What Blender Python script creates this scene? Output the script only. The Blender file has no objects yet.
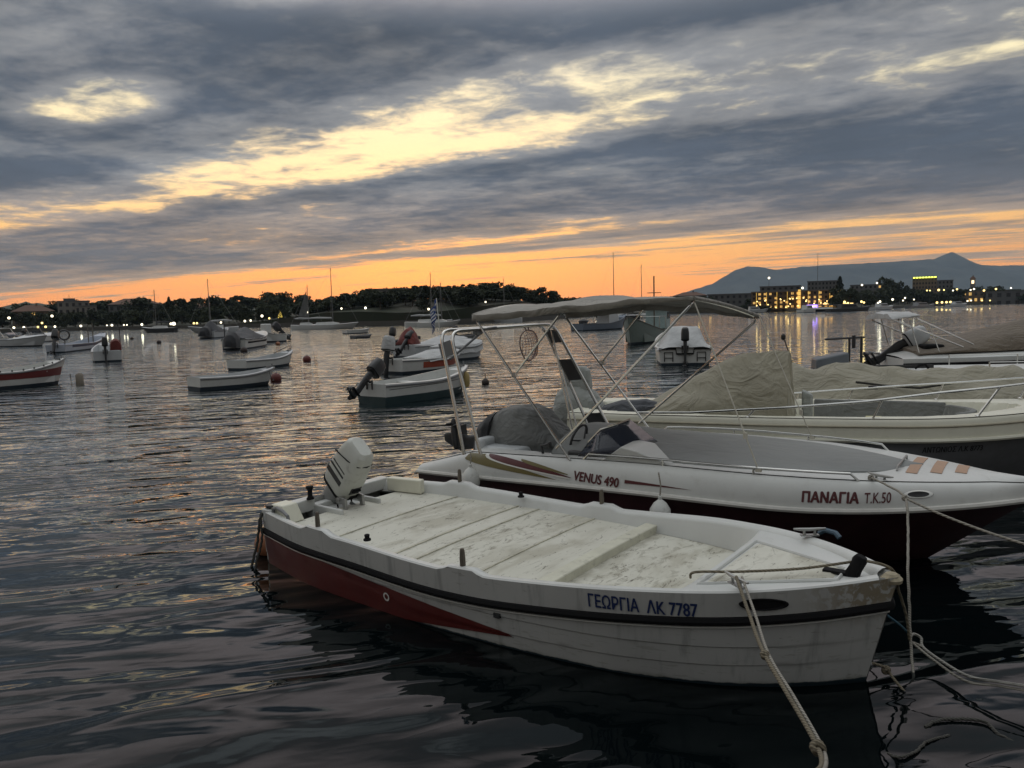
import bpy, bmesh, math, random
import numpy as np
from mathutils import Vector, Matrix, Euler

scene = bpy.context.scene
R = math.radians
# ------------------------------------------------------------------ camera
EYE = 2.2                      # eye height above the water, standing on the quay
FOC = 770.0                    # focal length in pixels of a 1024 px wide frame
PITCH, ROLL = math.atan(71 / FOC), R(1.45)
cam_data = bpy.data.cameras.new('camera')
cam = bpy.data.objects.new('camera', cam_data)
scene.collection.objects.link(cam)
cam_data.sensor_fit = 'HORIZONTAL'
cam_data.sensor_width = 36.0
cam_data.lens = 36.0 * FOC / 1024
cam_data.clip_start, cam_data.clip_end = 0.05, 30000
_f0 = Vector((0, math.cos(PITCH), -math.sin(PITCH)))
_r0 = Vector((1, 0, 0))
_u0 = _r0.cross(_f0)
_r = _r0 * math.cos(ROLL) - _u0 * math.sin(ROLL)
_u = _u0 * math.cos(ROLL) + _r0 * math.sin(ROLL)
cam.matrix_world = Matrix(((_r.x, _u.x, -_f0.x, 0), (_r.y, _u.y, -_f0.y, 0),
                           (_r.z, _u.z, -_f0.z, EYE), (0, 0, 0, 1)))
scene.camera = cam

# ------------------------------------------------------------------ node helper
class X:
    """A shader socket with arithmetic."""
    def __init__(s, nt, sock): s.nt, s.s = nt, sock
    def _m(s, op, *a, clamp=False):
        n = s.nt.nodes.new('ShaderNodeMath'); n.operation = op; n.use_clamp = clamp
        for i, v in enumerate((s,) + a):
            if isinstance(v, X): s.nt.links.new(v.s, n.inputs[i])
            else: n.inputs[i].default_value = float(v)
        return X(s.nt, n.outputs[0])
    def __add__(s, o): return s._m('ADD', o)
    __radd__ = __add__
    def __sub__(s, o): return s._m('SUBTRACT', o)
    def __rsub__(s, o): return (s * -1.0) + o
    def __mul__(s, o): return s._m('MULTIPLY', o)
    __rmul__ = __mul__
    def __truediv__(s, o): return s._m('DIVIDE', o)
    def pow(s, o): return s._m('POWER', o)
    def abs(s): return s._m('ABSOLUTE')
    def max(s, o): return s._m('MAXIMUM', o)
    def min(s, o): return s._m('MINIMUM', o)
    def sin(s): return s._m('SINE')
    def sqrt(s): return s._m('SQRT')
    def gt(s, o): return s._m('GREATER_THAN', o)
    def clamp(s): return s._m('ADD', 0.0, clamp=True)
    def smooth(s, a, b, lo=0.0, hi=1.0):
        n = s.nt.nodes.new('ShaderNodeMapRange'); n.interpolation_type = 'SMOOTHSTEP'
        s.nt.links.new(s.s, n.inputs['Value'])
        n.inputs['From Min'].default_value = a; n.inputs['From Max'].default_value = b
        n.inputs['To Min'].default_value = lo; n.inputs['To Max'].default_value = hi
        return X(s.nt, n.outputs[0])
    def lin(s, a, b, lo=0.0, hi=1.0):
        n = s.nt.nodes.new('ShaderNodeMapRange'); n.clamp = True
        s.nt.links.new(s.s, n.inputs['Value'])
        n.inputs['From Min'].default_value = a; n.inputs['From Max'].default_value = b
        n.inputs['To Min'].default_value = lo; n.inputs['To Max'].default_value = hi
        return X(s.nt, n.outputs[0])
    def ramp(s, stops, interp='LINEAR'):
        n = s.nt.nodes.new('ShaderNodeValToRGB'); cr = n.color_ramp; cr.interpolation = interp
        while len(cr.elements) > 1: cr.elements.remove(cr.elements[-1])
        for i, (p, c) in enumerate(stops):
            e = cr.elements[0] if i == 0 else cr.elements.new(p)
            e.position = p
            e.color = (c, c, c, 1) if not hasattr(c, '__len__') else (*c, 1)
        s.nt.links.new(s.s, n.inputs[0])
        return X(s.nt, n.outputs[0])

def vec(nt, x, y, z):
    n = nt.nodes.new('ShaderNodeCombineXYZ')
    for i, v in enumerate((x, y, z)):
        if isinstance(v, X): nt.links.new(v.s, n.inputs[i])
        else: n.inputs[i].default_value = float(v)
    return X(nt, n.outputs[0])
def split(v):
    n = v.nt.nodes.new('ShaderNodeSeparateXYZ'); v.nt.links.new(v.s, n.inputs[0])
    return [X(v.nt, o) for o in n.outputs]
def noise(v, scale, detail=3.0, rough=0.5, dist=0.0, col=False):
    n = v.nt.nodes.new('ShaderNodeTexNoise')
    v.nt.links.new(v.s, n.inputs['Vector'])
    n.inputs['Scale'].default_value = scale; n.inputs['Detail'].default_value = detail
    n.inputs['Roughness'].default_value = rough; n.inputs['Distortion'].default_value = dist
    return X(v.nt, n.outputs['Color' if col else 'Fac'])
def mix(f, a, b):
    """colour mix; a and b are sockets or rgb tuples"""
    nt = next(q.nt for q in (f, a, b) if isinstance(q, X))
    n = nt.nodes.new('ShaderNodeMix'); n.data_type = 'RGBA'; n.clamp_factor = True
    for v, i in ((f, 0), (a, 6), (b, 7)):
        if isinstance(v, X): nt.links.new(v.s, n.inputs[i])
        elif i == 0: n.inputs[0].default_value = v
        else: n.inputs[i].default_value = (*v, 1)
    return X(nt, n.outputs[2])
def cmul(a, f):
    """colour times scalar"""
    n = a.nt.nodes.new('ShaderNodeVectorMath'); n.operation = 'SCALE'
    a.nt.links.new(a.s, n.inputs[0])
    if isinstance(f, X): a.nt.links.new(f.s, n.inputs['Scale'])
    else: n.inputs['Scale'].default_value = f
    return X(a.nt, n.outputs[0])
def cadd(a, b):
    n = a.nt.nodes.new('ShaderNodeVectorMath'); n.operation = 'ADD'
    a.nt.links.new(a.s, n.inputs[0]); a.nt.links.new(b.s, n.inputs[1])
    return X(a.nt, n.outputs[0])

# ------------------------------------------------------------------ world: dusk sky with banded cloud deck
SUN_AZ, SUN_EL = R(-7.0), R(1.2)      # the afterglow sits a little left of the view axis
world = bpy.data.worlds.new('World'); scene.world = world
world.use_nodes = True
wn = world.node_tree; wn.nodes.clear()
tc = wn.nodes.new('ShaderNodeTexCoord')
D = X(wn, tc.outputs['Generated'])
dx, dy, dz = split(D)
hor = (dx * dx + dy * dy).sqrt().max(0.02)
el = (dz / hor).max(0.0)                                   # tangent of the elevation
inv = ((el + 0.030) * hor).pow(-1.0)
px_, py_ = dx * inv, dy * inv                              # point where the ray meets the cloud deck
sa = px_ * 0.873 - py_ * 0.487                             # along the cloud streets
sv = px_ * 0.487 + py_ * 0.873                             # across them
warp = noise(vec(wn, sa * 0.35, sv * 0.5, 0.3), 0.9, 3, 0.5)
svw = sv + (warp - 0.5) * 1.5
big = noise(vec(wn, sa * 0.42, sv * 0.75, 1.7), 0.9, 5, 0.55, 0.25)
fine = noise(vec(wn, sa * 0.95, sv * 1.15, 8.8), 2.1, 7, 0.62, 0.35)
puff = noise(vec(wn, sa * 1.0, sv * 1.1, 21.0), 6.5, 5, 0.6, 0.3)
streak = noise(vec(wn, sa * 0.14, sv * 1.0, 9.1), 1.25, 6, 0.62, 0.3)
cover = (svw / 16.0).ramp([(0.0, .50), (0.045, .58), (0.085, .82), (0.125, .88), (0.160, .84), (0.184, .52), (0.212, .46), (0.234, .66),
                           (0.245, .86), (0.36, .86), (0.40, .80), (0.435, .66), (0.48, .50), (0.54, .40), (0.64, .40), (0.72, .36), (0.80, .32), (0.90, .28), (1.0, .24)])
far = sv.smooth(5.5, 8.0)
cover = cover + sa.smooth(-2.2, -0.9) * (sv - 2.9).abs().smooth(.75, .2) * .07 + sa.smooth(-.9, -.1) * (sv - 3.3).abs().smooth(.6, .2) * .07 + sa.smooth(-5.5, -1.0) * far * .20 + sa.smooth(-3.9, -4.6) * (sv - 2.6).abs().smooth(.9, .3) * .16
dens = cover + (big - 0.5) * (0.75 - far * 0.3) + (fine - 0.5) * (0.70 - far * 0.30) + (puff - 0.5) * (0.34 - far * .24) + (streak - 0.5) * (0.25 + far * 0.95)
for hs, hv, rs, rv, am in ((-3.00, 2.00, .50, .22, .32), (-1.50, 1.70, .35, .14, .24)):      # single holes in the deck
    q = ((sa - hs) * (1 / rs)); q2 = ((svw * .5 + sv * .5 - hv) * (1 / rv))
    dens = dens - (q * q + q2 * q2).smooth(1.6, 0.0) * am
cloud = dens.smooth(0.43, 0.665)
thick = dens.smooth(0.58, 0.98)
# clear sky behind the clouds
clear = (el / 1.0).ramp([(0.0, (1.02, .33, .085)), (0.03, (1.10, .395, .075)), (0.07, (1.04, .47, .10)), (0.11, (.98, .56, .18)), (0.17, (.93, .70, .37)),
                         (0.27, (.86, .74, .46)), (0.40, (.70, .68, .60)), (0.60, (.60, .62, .63)), (1.0, (.55, .57, .58))])
gl = (dx * math.sin(SUN_AZ) + dy * math.cos(SUN_AZ)) / hor            # cos of azimuth from the glow
glow = gl.smooth(-0.25, 0.97)
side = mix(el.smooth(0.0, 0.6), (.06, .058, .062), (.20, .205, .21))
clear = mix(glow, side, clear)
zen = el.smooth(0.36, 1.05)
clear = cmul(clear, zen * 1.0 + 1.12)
nish = wn.nodes.new('ShaderNodeTexSky'); nish.sky_type = 'NISHITA'
nish.sun_disc = False; nish.sun_elevation = SUN_EL; nish.sun_rotation = SUN_AZ
nish.air_density = 1.2; nish.dust_density = 2.0
clear = cadd(clear, cmul(X(wn, nish.outputs[0]), 0.05))
# clouds: slate when thick, warm and pale when thin, warmer towards the horizon glow
low = el.smooth(0.185, 0.045)
thin_c = mix(low, (.27, .27, .272), (.52, .34, .20))
thick_c = mix(low, (.072, .088, .115), (.150, .128, .118))
tone = noise(vec(wn, sa * 0.8, sv * 0.9, 14.0), 1.0, 4, 0.5) * 0.72 + fine * 0.28
ccol = mix(thick, thin_c, thick_c)
ccol = cmul(ccol, tone.lin(0.30, 0.70, 0.68, 1.36))
ccol = mix(glow * 0.6 + 0.4, cmul(ccol, 0.38), ccol)
pink = el.smooth(.34, .46) * el.smooth(.80, .52) * glow              # pink cloud band added just above the frame to tint the water's reflections
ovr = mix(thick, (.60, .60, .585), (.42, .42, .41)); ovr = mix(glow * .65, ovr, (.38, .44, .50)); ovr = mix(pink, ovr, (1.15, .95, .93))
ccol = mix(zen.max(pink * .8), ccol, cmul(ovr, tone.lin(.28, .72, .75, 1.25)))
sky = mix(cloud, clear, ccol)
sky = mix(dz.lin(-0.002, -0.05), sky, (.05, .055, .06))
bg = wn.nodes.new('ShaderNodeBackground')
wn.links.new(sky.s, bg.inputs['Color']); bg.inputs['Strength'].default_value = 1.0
wo = wn.nodes.new('ShaderNodeOutputWorld'); wn.links.new(bg.outputs[0], wo.inputs['Surface'])
world.cycles.sampling_method = 'MANUAL'; world.cycles.sample_map_resolution = 1024

# the sun has set behind the cloud: only a faint, very soft afterglow is left of it
sun_d = bpy.data.lights.new('afterglow_sun', 'SUN'); sun_d.energy = 0.03; sun_d.angle = R(25); sun_d.color = (1.0, .62, .35)
sun = bpy.data.objects.new('afterglow_sun', sun_d); scene.collection.objects.link(sun)
sun.rotation_euler = Vector((-math.sin(SUN_AZ) * math.cos(R(8)), -math.cos(SUN_AZ) * math.cos(R(8)), -math.sin(R(8)))).to_track_quat('-Z', 'Y').to_euler()

scene.view_settings.view_transform = 'Standard'; scene.view_settings.look = 'None'
scene.view_settings.exposure = 0.27; scene.view_settings.gamma = 1.0; scene.view_settings.use_curve_mapping = False
cy = scene.cycles
cy.use_denoising = True
try: cy.denoiser = 'OPENIMAGEDENOISE'
except Exception: pass
cy.max_bounces = 6; cy.diffuse_bounces = 3; cy.glossy_bounces = 4; cy.transmission_bounces = 6; cy.volume_bounces = 0
cy.transparent_max_bounces = 8; cy.caustics_reflective = False; cy.caustics_refractive = False
cy.sample_clamp_indirect = 4.0

# ------------------------------------------------------------------ pixel -> point on a known plane (layout survey)
def ray(x, y): return (_f0 + _r * ((x - 512) / FOC) + _u * ((384 - y) / FOC))
def at_z(x, y, z=0.0):
    d = ray(x, y); k = (z - EYE) / d.z
    return Vector((0, 0, EYE)) + d * k
def at_y(x, y, depth):
    d = ray(x, y); return Vector((0, 0, EYE)) + d * (depth / d.y)

# ------------------------------------------------------------------ mesh builder
class MB:
    def __init__(s): s.v, s.f, s.m = [], [], []
    def add(s, vs, fs, m=0):
        o = len(s.v); s.v += [tuple(v) for v in vs]
        s.f += [tuple(i + o for i in f) for f in fs]; s.m += [m] * len(fs) if not hasattr(m, '__len__') else list(m)
        return s
    def box(s, c, size, m=0, rot=None):
        hx, hy, hz = size[0] / 2, size[1] / 2, size[2] / 2
        vs = [Vector((x, y, z)) for x in (-hx, hx) for y in (-hy, hy) for z in (-hz, hz)]
        if rot is not None: vs = [rot @ v for v in vs]
        vs = [v + Vector(c) for v in vs]
        return s.add(vs, [(0, 1, 3, 2), (4, 6, 7, 5), (0, 4, 5, 1), (2, 3, 7, 6), (0, 2, 6, 4), (1, 5, 7, 3)], m)
    def loft(s, rings, m=0, closed=True, cap0=True, cap1=True):
        n = len(rings[0]); vs = [p for r_ in rings for p in r_]; fs = []; ms = []
        for i in range(len(rings) - 1):
            for j in range(n if closed else n - 1):
                k = (j + 1) % n
                fs.append((i * n + j, i * n + k, (i + 1) * n + k, (i + 1) * n + j))
                ms.append(m if not callable(m) else m(i, j))
        c = m if not callable(m) else m(0, 0)
        if closed and cap0: fs.append(tuple(range(n))[::-1]); ms.append(c)
        if closed and cap1: fs.append(tuple(range((len(rings) - 1) * n, len(rings) * n))); ms.append(c)
        return s.add(vs, fs, ms)
    def tube(s, pts, r, n=8, m=0, flat=1.0):
        pts = [Vector(p) for p in pts]; rs = r if hasattr(r, '__len__') else [r] * len(pts)
        rings = []; up = None
        for i, p in enumerate(pts):
            a = pts[max(i - 1, 0)]; b = pts[min(i + 1, len(pts) - 1)]
            t = (b - a).normalized()
            if up is None:
                up = Vector((0, 0, 1)) if abs(t.z) < 0.9 else Vector((1, 0, 0))
            sd = t.cross(up).normalized(); up = sd.cross(t).normalized()
            rings.append([p + (sd * math.cos(q) + up * math.sin(q) * flat) * rs[i] for q in [2 * math.pi * k / n for k in range(n)]])
        return s.loft(rings, m)
    def lathe(s, prof, n=16, org=(0, 0, 0), rot=None, m=0):
        rings = []
        for r_, z in prof:
            ring = [Vector((r_ * math.cos(2 * math.pi * k / n), r_ * math.sin(2 * math.pi * k / n), z)) for k in range(n)]
            if rot is not None: ring = [rot @ p for p in ring]
            rings.append([p + Vector(org) for p in ring])
        return s.loft(rings, m)
    def grid(s, P, m=0):
        """P[i][j] points -> open sheet"""
        return s.loft(P, m, closed=False)
    def slab(s, P, th, m=0):
        """sheet with thickness downwards along z"""
        a, b = len(P), len(P[0]); top = [Vector(p) for r_ in P for p in r_]; bot = [p - Vector((0, 0, th)) for p in top]
        N = a * b; fs = []
        for i in range(a - 1):
            for j in range(b - 1):
                q = (i * b + j, i * b + j + 1, (i + 1) * b + j + 1, (i + 1) * b + j)
                fs.append(q); fs.append(tuple(k + N for k in q[::-1]))
        for i in range(a - 1):
            for j in (0, b - 1):
                q = (i * b + j, (i + 1) * b + j, (i + 1) * b + j + N, i * b + j + N); fs.append(q if j == 0 else q[::-1])
        for j in range(b - 1):
            for i in (0, a - 1):
                q = (i * b + j, i * b + j + 1, i * b + j + 1 + N, i * b + j + N); fs.append(q[::-1] if i == 0 else q)
        return s.add(top + bot, fs, m)
    def build(s, name, mats, parent=None, smooth=35, bevel=0.0, solid=0.0):
        me = bpy.data.meshes.new(name)
        me.from_pydata(s.v, [], s.f)
        mats = mats if isinstance(mats, (list, tuple)) else [mats]
        for m_ in mats: me.materials.append(m_)
        me.polygons.foreach_set('material_index', s.m)
        bm = bmesh.new(); bm.from_mesh(me)
        bmesh.ops.remove_doubles(bm, verts=bm.verts, dist=1e-5)
        bmesh.ops.recalc_face_normals(bm, faces=bm.faces)
        bm.to_mesh(me); bm.free()
        if smooth:
            me.polygons.foreach_set('use_smooth', [True] * len(me.polygons)); me.set_sharp_from_angle(angle=R(smooth))
        o = bpy.data.objects.new(name, me); scene.collection.objects.link(o)
        if parent is not None: o.parent = parent
        if bevel:
            md = o.modifiers.new('edge', 'BEVEL'); md.width = bevel; md.segments = 2; md.limit_method = 'ANGLE'; md.angle_limit = R(40)
        if solid:
            md = o.modifiers.new('thick', 'SOLIDIFY'); md.thickness = solid; md.offset = 0
        return o

def tag(o, label=None, cat=None, group=None, kind=None):
    if label: o['label'] = label
    if cat: o['category'] = cat
    if group: o['group'] = group
    if kind: o['kind'] = kind
    return o
def thing(name, label, cat, loc=(0, 0, 0), rz=0.0, group=None, rot=None):
    o = bpy.data.objects.new(name, None); scene.collection.objects.link(o)
    o.empty_display_size = 0.3
    o.location = loc; o.rotation_euler = rot if rot else (0, 0, rz)
    return tag(o, label, cat, group)
def kids(o): return [c for c in bpy.data.objects if c.parent is o]
def copy_tree(o, parent=None):
    c = o.copy(); scene.collection.objects.link(c)
    if parent is not None: c.parent = parent
    for ch in kids(o): copy_tree(ch, c)
    return c

# ------------------------------------------------------------------ materials
def new_mat(name):
    m = bpy.data.materials.new(name); m.use_nodes = True
    nt = m.node_tree; b = nt.nodes['Principled BSDF']
    return m, nt, b
def obj_co(nt):
    t = nt.nodes.new('ShaderNodeTexCoord'); return X(nt, t.outputs['Object'])
def bump(nt, b, h, strength=0.3, dist=0.01):
    n = nt.nodes.new('ShaderNodeBump'); n.inputs['Strength'].default_value = strength; n.inputs['Distance'].default_value = dist
    nt.links.new(h.s, n.inputs['Height']); nt.links.new(n.outputs[0], b.inputs['Normal'])
_mats = {}
def pmat(name, col, rough=0.5, metal=0.0, var=0.12, scale=6.0, bmp=0.0, coat=0.0, dirt=0.0, dirt_col=(.10, .09, .07), emit=None, es=0.0):
    if name in _mats: return _mats[name]
    m, nt, b = new_mat(name)
    co = obj_co(nt)
    n1 = noise(co, scale, 5, 0.6)
    c = mix(n1.lin(0.3, 0.7), tuple(v * (1 - var) for v in col), tuple(min(1, v * (1 + var)) for v in col))
    if dirt:
        n2 = noise(co, scale * 2.7, 6, 0.65, 0.4)
        n3 = noise(co, scale * 0.4, 3, 0.5)
        c = mix((n2.smooth(0.52, 0.72) * n3.lin(0.35, 0.6) * dirt), c, dirt_col)
    nt.links.new(c.s, b.inputs['Base Color'])
    rr = n1.lin(0.25, 0.75, max(0.02, rough * 0.8), min(1, rough * 1.2)); nt.links.new(rr.s, b.inputs['Roughness'])
    b.inputs['Metallic'].default_value = metal
    if coat: b.inputs['Coat Weight'].default_value = coat; b.inputs['Coat Roughness'].default_value = 0.15
    if bmp: bump(nt, b, noise(co, scale * 6, 4, 0.6), bmp, 0.01)
    if emit: b.inputs['Emission Color'].default_value = (*emit, 1); b.inputs['Emission Strength'].default_value = es
    _mats[name] = m
    return m
# ------------------------------------------------------------------ water
def water_mat():
    m, nt, b = new_mat('sea_water')
    x, y, z = split(obj_co(nt))
    a = R(12); xr = x * math.cos(a) + y * math.sin(a); yr = y * math.cos(a) - x * math.sin(a)
    gust = noise(vec(nt, x * 0.35, y, 0.0), 0.06, 3, 0.55).lin(0.3, 0.7, 0.6, 1.35)
    gust2 = noise(vec(nt, x * 0.3, y, 7.0), 0.30, 2, 0.5).lin(0.3, 0.7, 0.6, 1.3)
    w0 = noise(vec(nt, xr * 0.34, yr, 3.0), 0.55, 2, 0.4, 0.2)          # long low swell
    w1 = noise(vec(nt, xr * 0.34, yr, 0.0), 1.5, 1.5, 0.45, 0.9)        # wavelets
    w2 = noise(vec(nt, xr * 0.40 + yr * 0.1, yr, 5.0), 3.3, 1.5, 0.5, 0.6)
    w3 = noise(vec(nt, xr * 0.5, yr, 9.0), 12.0, 1, 0.5, 0.3)
    r2 = 1.0 - ((w2 - 0.5) * 2.0).abs() * 1.6                            # sharper little crests
    rip = y.lin(3.6, 9.5, 0.16, 1.0)                                    # sheltered, glassy water close to the quay
    h = (w0 * 0.15 + w1 * 0.150 * rip.lin(0.0, 1.0, 0.50, 1.0) + (w2 * 0.050 + r2 * 0.012) * rip * gust2 + w3 * 0.006 * rip * gust2) * gust * y.lin(14.0, 90.0, 1.0, 0.8)
    n = nt.nodes.new('ShaderNodeBump'); n.inputs['Strength'].default_value = 1.0; n.inputs['Distance'].default_value = 1.0
    nt.links.new(h.s, n.inputs['Height'])
    fr = nt.nodes.new('ShaderNodeFresnel'); fr.inputs['IOR'].default_value = 1.333; nt.links.new(n.outputs[0], fr.inputs['Normal'])
    F = X(nt, fr.outputs[0]); F = (F * (F * 3.5 + 0.48)).min(1.0)
    b.inputs['Base Color'].default_value = (.0015, .003, .0035, 1); b.inputs['Roughness'].default_value = 1.0; b.inputs['Specular IOR Level'].default_value = 0.0
    g = nt.nodes.new('ShaderNodeBsdfGlossy'); g.inputs['Roughness'].default_value = 0.02; g.inputs['Color'].default_value = (.90, .97, 1, 1); nt.links.new(n.outputs[0], g.inputs['Normal'])
    ms = nt.nodes.new('ShaderNodeMixShader'); nt.links.new(F.s, ms.inputs[0]); nt.links.new(b.outputs[0], ms.inputs[1]); nt.links.new(g.outputs[0], ms.inputs[2])
    nt.links.new(ms.outputs[0], nt.nodes['Material Output'].inputs['Surface'])
    return m
SEA = 8800
mb = MB(); mb.add([(-SEA, -60, 0), (SEA, -60, 0), (SEA, SEA, 0), (-SEA, SEA, 0)], [(0, 1, 2, 3)])
sea = mb.build('water', water_mat(), smooth=0); tag(sea, 'calm rippled harbour water reflecting the dusk sky', 'water', kind='structure')
# sea bed and ground sheet that carries the land to the horizon
mb = MB(); mb.add([(-SEA, -60, -3), (SEA, -60, -3), (SEA, SEA, -3), (-SEA, SEA, -3)], [(0, 1, 2, 3)])
tag(mb.build('seabed', pmat('seabed_mud', (.05, .055, .05), .9), smooth=0), 'dark muddy sea bed under the harbour water', 'sea bed', kind='structure')
# the quay the photograph is taken from
mb = MB(); mb.box((0, -3.2, -0.95), (60, 6.0, 3.9), 0)
q = mb.build('quay', pmat('quay_concrete', (.30, .29, .27), .85, bmp=.4, dirt=.5), bevel=.03); tag(q, 'concrete quay the photograph is taken from', 'quay', kind='structure')

# ------------------------------------------------------------------ land: shores, headland, hills
SHORE = [at_z(-260, 339.5), at_z(-80, 334.5), at_z(60, 331), at_z(180, 328.5), at_z(300, 326.5), at_z(420, 324.5), at_z(520, 321), at_z(600, 316.5), at_z(660, 314.5),
         at_z(745, 312), at_z(820, 311), at_z(870, 310), at_z(925, 306.5), at_z(1000, 304.0), at_z(1100, 301.8), at_z(1300, 297.5)]
def fbm(x, y, s, o=4, seed=0):
    from mathutils import noise as mn
    return mn.fractal(Vector((x / s + seed * 7.3, y / s, seed * 3.1)), 1.0, 2.0, o)
def shore_y(x):
    xs = [p.x for p in SHORE]; ys = [p.y for p in SHORE]
    return float(np.interp(x, xs, ys))
HEAD = (-14.0, 222.0)
def land_z(x, y):
    d = y - shore_y(x)
    if d < 0: return -2.0
    z = 0.9 + 2.2 * min(1, max(0, (d - 12) / 60)) + 4.5 * min(1, max(0, (d - 60) / 300)) * (0.6 + 0.8 * fbm(x, y, 120, 3, 2))
    # wooded headland
    hx = (x - HEAD[0]) / 46.0; hy = (y - HEAD[1]) / 34.0
    z += 5.2 * math.exp(-(abs(hx) ** 3.2) - hy * hy)
    return z
mb = MB()
P = []
for i in range(150):
    u = i / 149; x = -330 + u * 1500
    row = []
    sy = shore_y(x)
    for j, d in enumerate([-.01, 0.0, 6, 14, 25, 40, 60, 85, 120, 170, 240, 340, 500, 750, 1100]):
        z = -2.0 if j == 0 else land_z(x, sy + max(d, 0.001))
        row.append((x, sy + d, z))
    P.append(row)
mb.grid(P)
def land_mat():
    m, nt, b = new_mat('shore_land')
    co = obj_co(nt)
    n1 = noise(co, 0.06, 5, 0.6); n2 = noise(co, 0.5, 4, 0.6)
    c = mix(n1.smooth(0.42, 0.6), (.020, .026, .012), (.040, .036, .024)); c = mix(n2.smooth(0.5, 0.7) * 0.6, c, (.03, .036, .018))
    nt.links.new(c.s, b.inputs['Base Color']); b.inputs['Roughness'].default_value = 0.95
    return m
M_LAND = land_mat()
tag(mb.build('shore_ground', M_LAND, smooth=60), 'low wooded shore curving round the bay', 'shore', kind='structure')
# promenade wall along the water
mb = MB()
P = []
for i in range(len(SHORE) - 1):
    for k in range(6):
        p = SHORE[i].lerp(SHORE[i + 1], k / 6); P.append(p)
rings = []
for p in P:
    rings.append([(p.x, p.y - .6, -1.0), (p.x, p.y - .6, 1.05), (p.x, p.y + .5, 1.05), (p.x, p.y + .5, -1.0)])
mb.loft(rings)
tag(mb.build('promenade_wall', pmat('sea_wall_stone', (.075, .07, .06), .9, scale=.8), smooth=0), 'low stone sea wall along the far promenade', 'sea wall')

def ridge(name, pts, depth, thick, mat_, label, base=-4.0, wob=6, seed=1, cat='hill'):
    """a real hill: crest given by survey points at its distance, slopes falling to both sides"""
    crest = [at_y(x, y, depth) for x, y in pts]
    xs = [c.x for c in crest]; zs = [c.z for c in crest]
    n = 520; P = []
    for i in range(n):
        x = xs[0] + (xs[-1] - xs[0]) * i / (n - 1); zc = float(np.interp(x, xs, zs))
        row = []
        for v in np.linspace(-1, 1, 25):
            f = (1 - abs(v)) ** 1.15
            spur = 1 + 0.35 * (1 - f) * fbm(x, v * thick, thick * .35, 4, seed) * (1 if abs(v) > .02 else 0)
            z = base + (zc - base) * f * spur + (fbm(x, v * 300, thick * .05, 3, seed + 3) * wob * (f ** .5))
            row.append((x, depth + v * thick, z))
        P.append(row)
    mb = MB(); mb.grid(P)
    return tag(mb.build(name, mat_, smooth=60), label, cat, kind='structure')
def scrub(name, a, b_, s):
    m, nt, b = new_mat(name); co = obj_co(nt)
    c = mix(noise(co, s, 6, 0.65).lin(0.35, 0.65), a, b_)
    nt.links.new(c.s, b.inputs['Base Color']); b.inputs['Roughness'].default_value = 1.0
    return m
M_FAR = scrub('mountain_scrub', (.035, .042, .040), (.075, .080, .070), 0.006)
M_MID = scrub('hill_woods', (.035, .045, .022), (.075, .075, .045), 0.03)
ridge('mountain_ridge', [(520, 312), (600, 309), (650, 304), (680, 294), (712, 284), (735, 270), (748, 266), (765, 267.5), (775, 270), (800, 267), (830, 265), (860, 263.5), (900, 261),
      (920, 260), (934, 259), (943, 255.5), (952, 252), (960, 255.5), (972, 262.5), (983, 265), (1000, 266), (1015, 265), (1060, 266), (1120, 268), (1200, 278), (1300, 290)],
      7000, 1500, M_FAR, 'blue mountain ridge with two peaks far across the bay', wob=5)
ridge('left_hill', [(-160, 318), (-60, 309), (0, 307), (25, 302), (60, 305), (100, 306), (140, 305), (200, 304), (240, 301), (300, 304.5), (360, 306), (430, 308), (520, 306), (560, 302), (600, 304), (660, 307), (720, 308)],
      1500, 330, M_MID, 'low dark hills behind the left shore', wob=2.0, seed=5)
ridge('right_hill', [(690, 303), (740, 300), (800, 297), (840, 294), (880, 296), (930, 294), (985, 293), (1015, 290), (1060, 288), (1120, 288), (1200, 285), (1300, 290)],
      1500, 380, M_MID, 'low dark wooded rise behind the right shore', wob=2.0, seed=8)

# ------------------------------------------------------------------ the evening air
HAZE = True
if HAZE:
    m = bpy.data.materials.new('evening_air'); m.use_nodes = True; nt = m.node_tree; nt.nodes.clear()
    pv = nt.nodes.new('ShaderNodeVolumePrincipled'); pv.inputs['Density'].default_value = 6.5e-5; pv.inputs['Color'].default_value = (.58, .78, 1.0, 1)
    out = nt.nodes.new('ShaderNodeOutputMaterial'); nt.links.new(pv.outputs[0], out.inputs['Volume'])
    mb = MB(); mb.box((0, 4400, 345), (17800, 9000, 698)); hz = mb.build('haze', m, smooth=0)
    tag(hz, 'thin blue evening haze over the bay', 'haze', kind='stuff')
# ------------------------------------------------------------------ boat materials
GEL = pmat('white_gelcoat', (.56, .57, .55), .38, var=.05, scale=3, dirt=.25, dirt_col=(.34, .33, .29))
GEL_CREAM = pmat('cream_gelcoat', (.68, .67, .56), .38, var=.05, scale=3, dirt=.2, dirt_col=(.40, .37, .28))
GEL_GREY = pmat('pale_grey_gelcoat', (.46, .48, .49), .4, var=.06, scale=3, dirt=.3, dirt_col=(.24, .24, .22))
ANTIFOUL = pmat('blue_black_antifouling', (.012, .022, .032), .75, var=.3)
ANTIFOUL_RED = pmat('dark_red_antifouling', (.07, .012, .012), .7, var=.3)
RED = pmat('faded_red_paint', (.090, .011, .009), .42, var=.15, dirt=.25)
BLACK_RUB = pmat('black_rubber', (.010, .010, .011), .85, var=.2)
DARKPLAST = pmat('charcoal_plastic', (.022, .023, .025), .45, var=.2)
BLACK_RUB.node_tree.nodes['Principled BSDF'].inputs['Specular IOR Level'].default_value = .15
GREYPLAST = pmat('grey_plastic', (.16, .165, .17), .45, var=.1)
STEEL = pmat('stainless_steel', (.62, .61, .58), .18, metal=1.0, var=.05)
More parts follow.
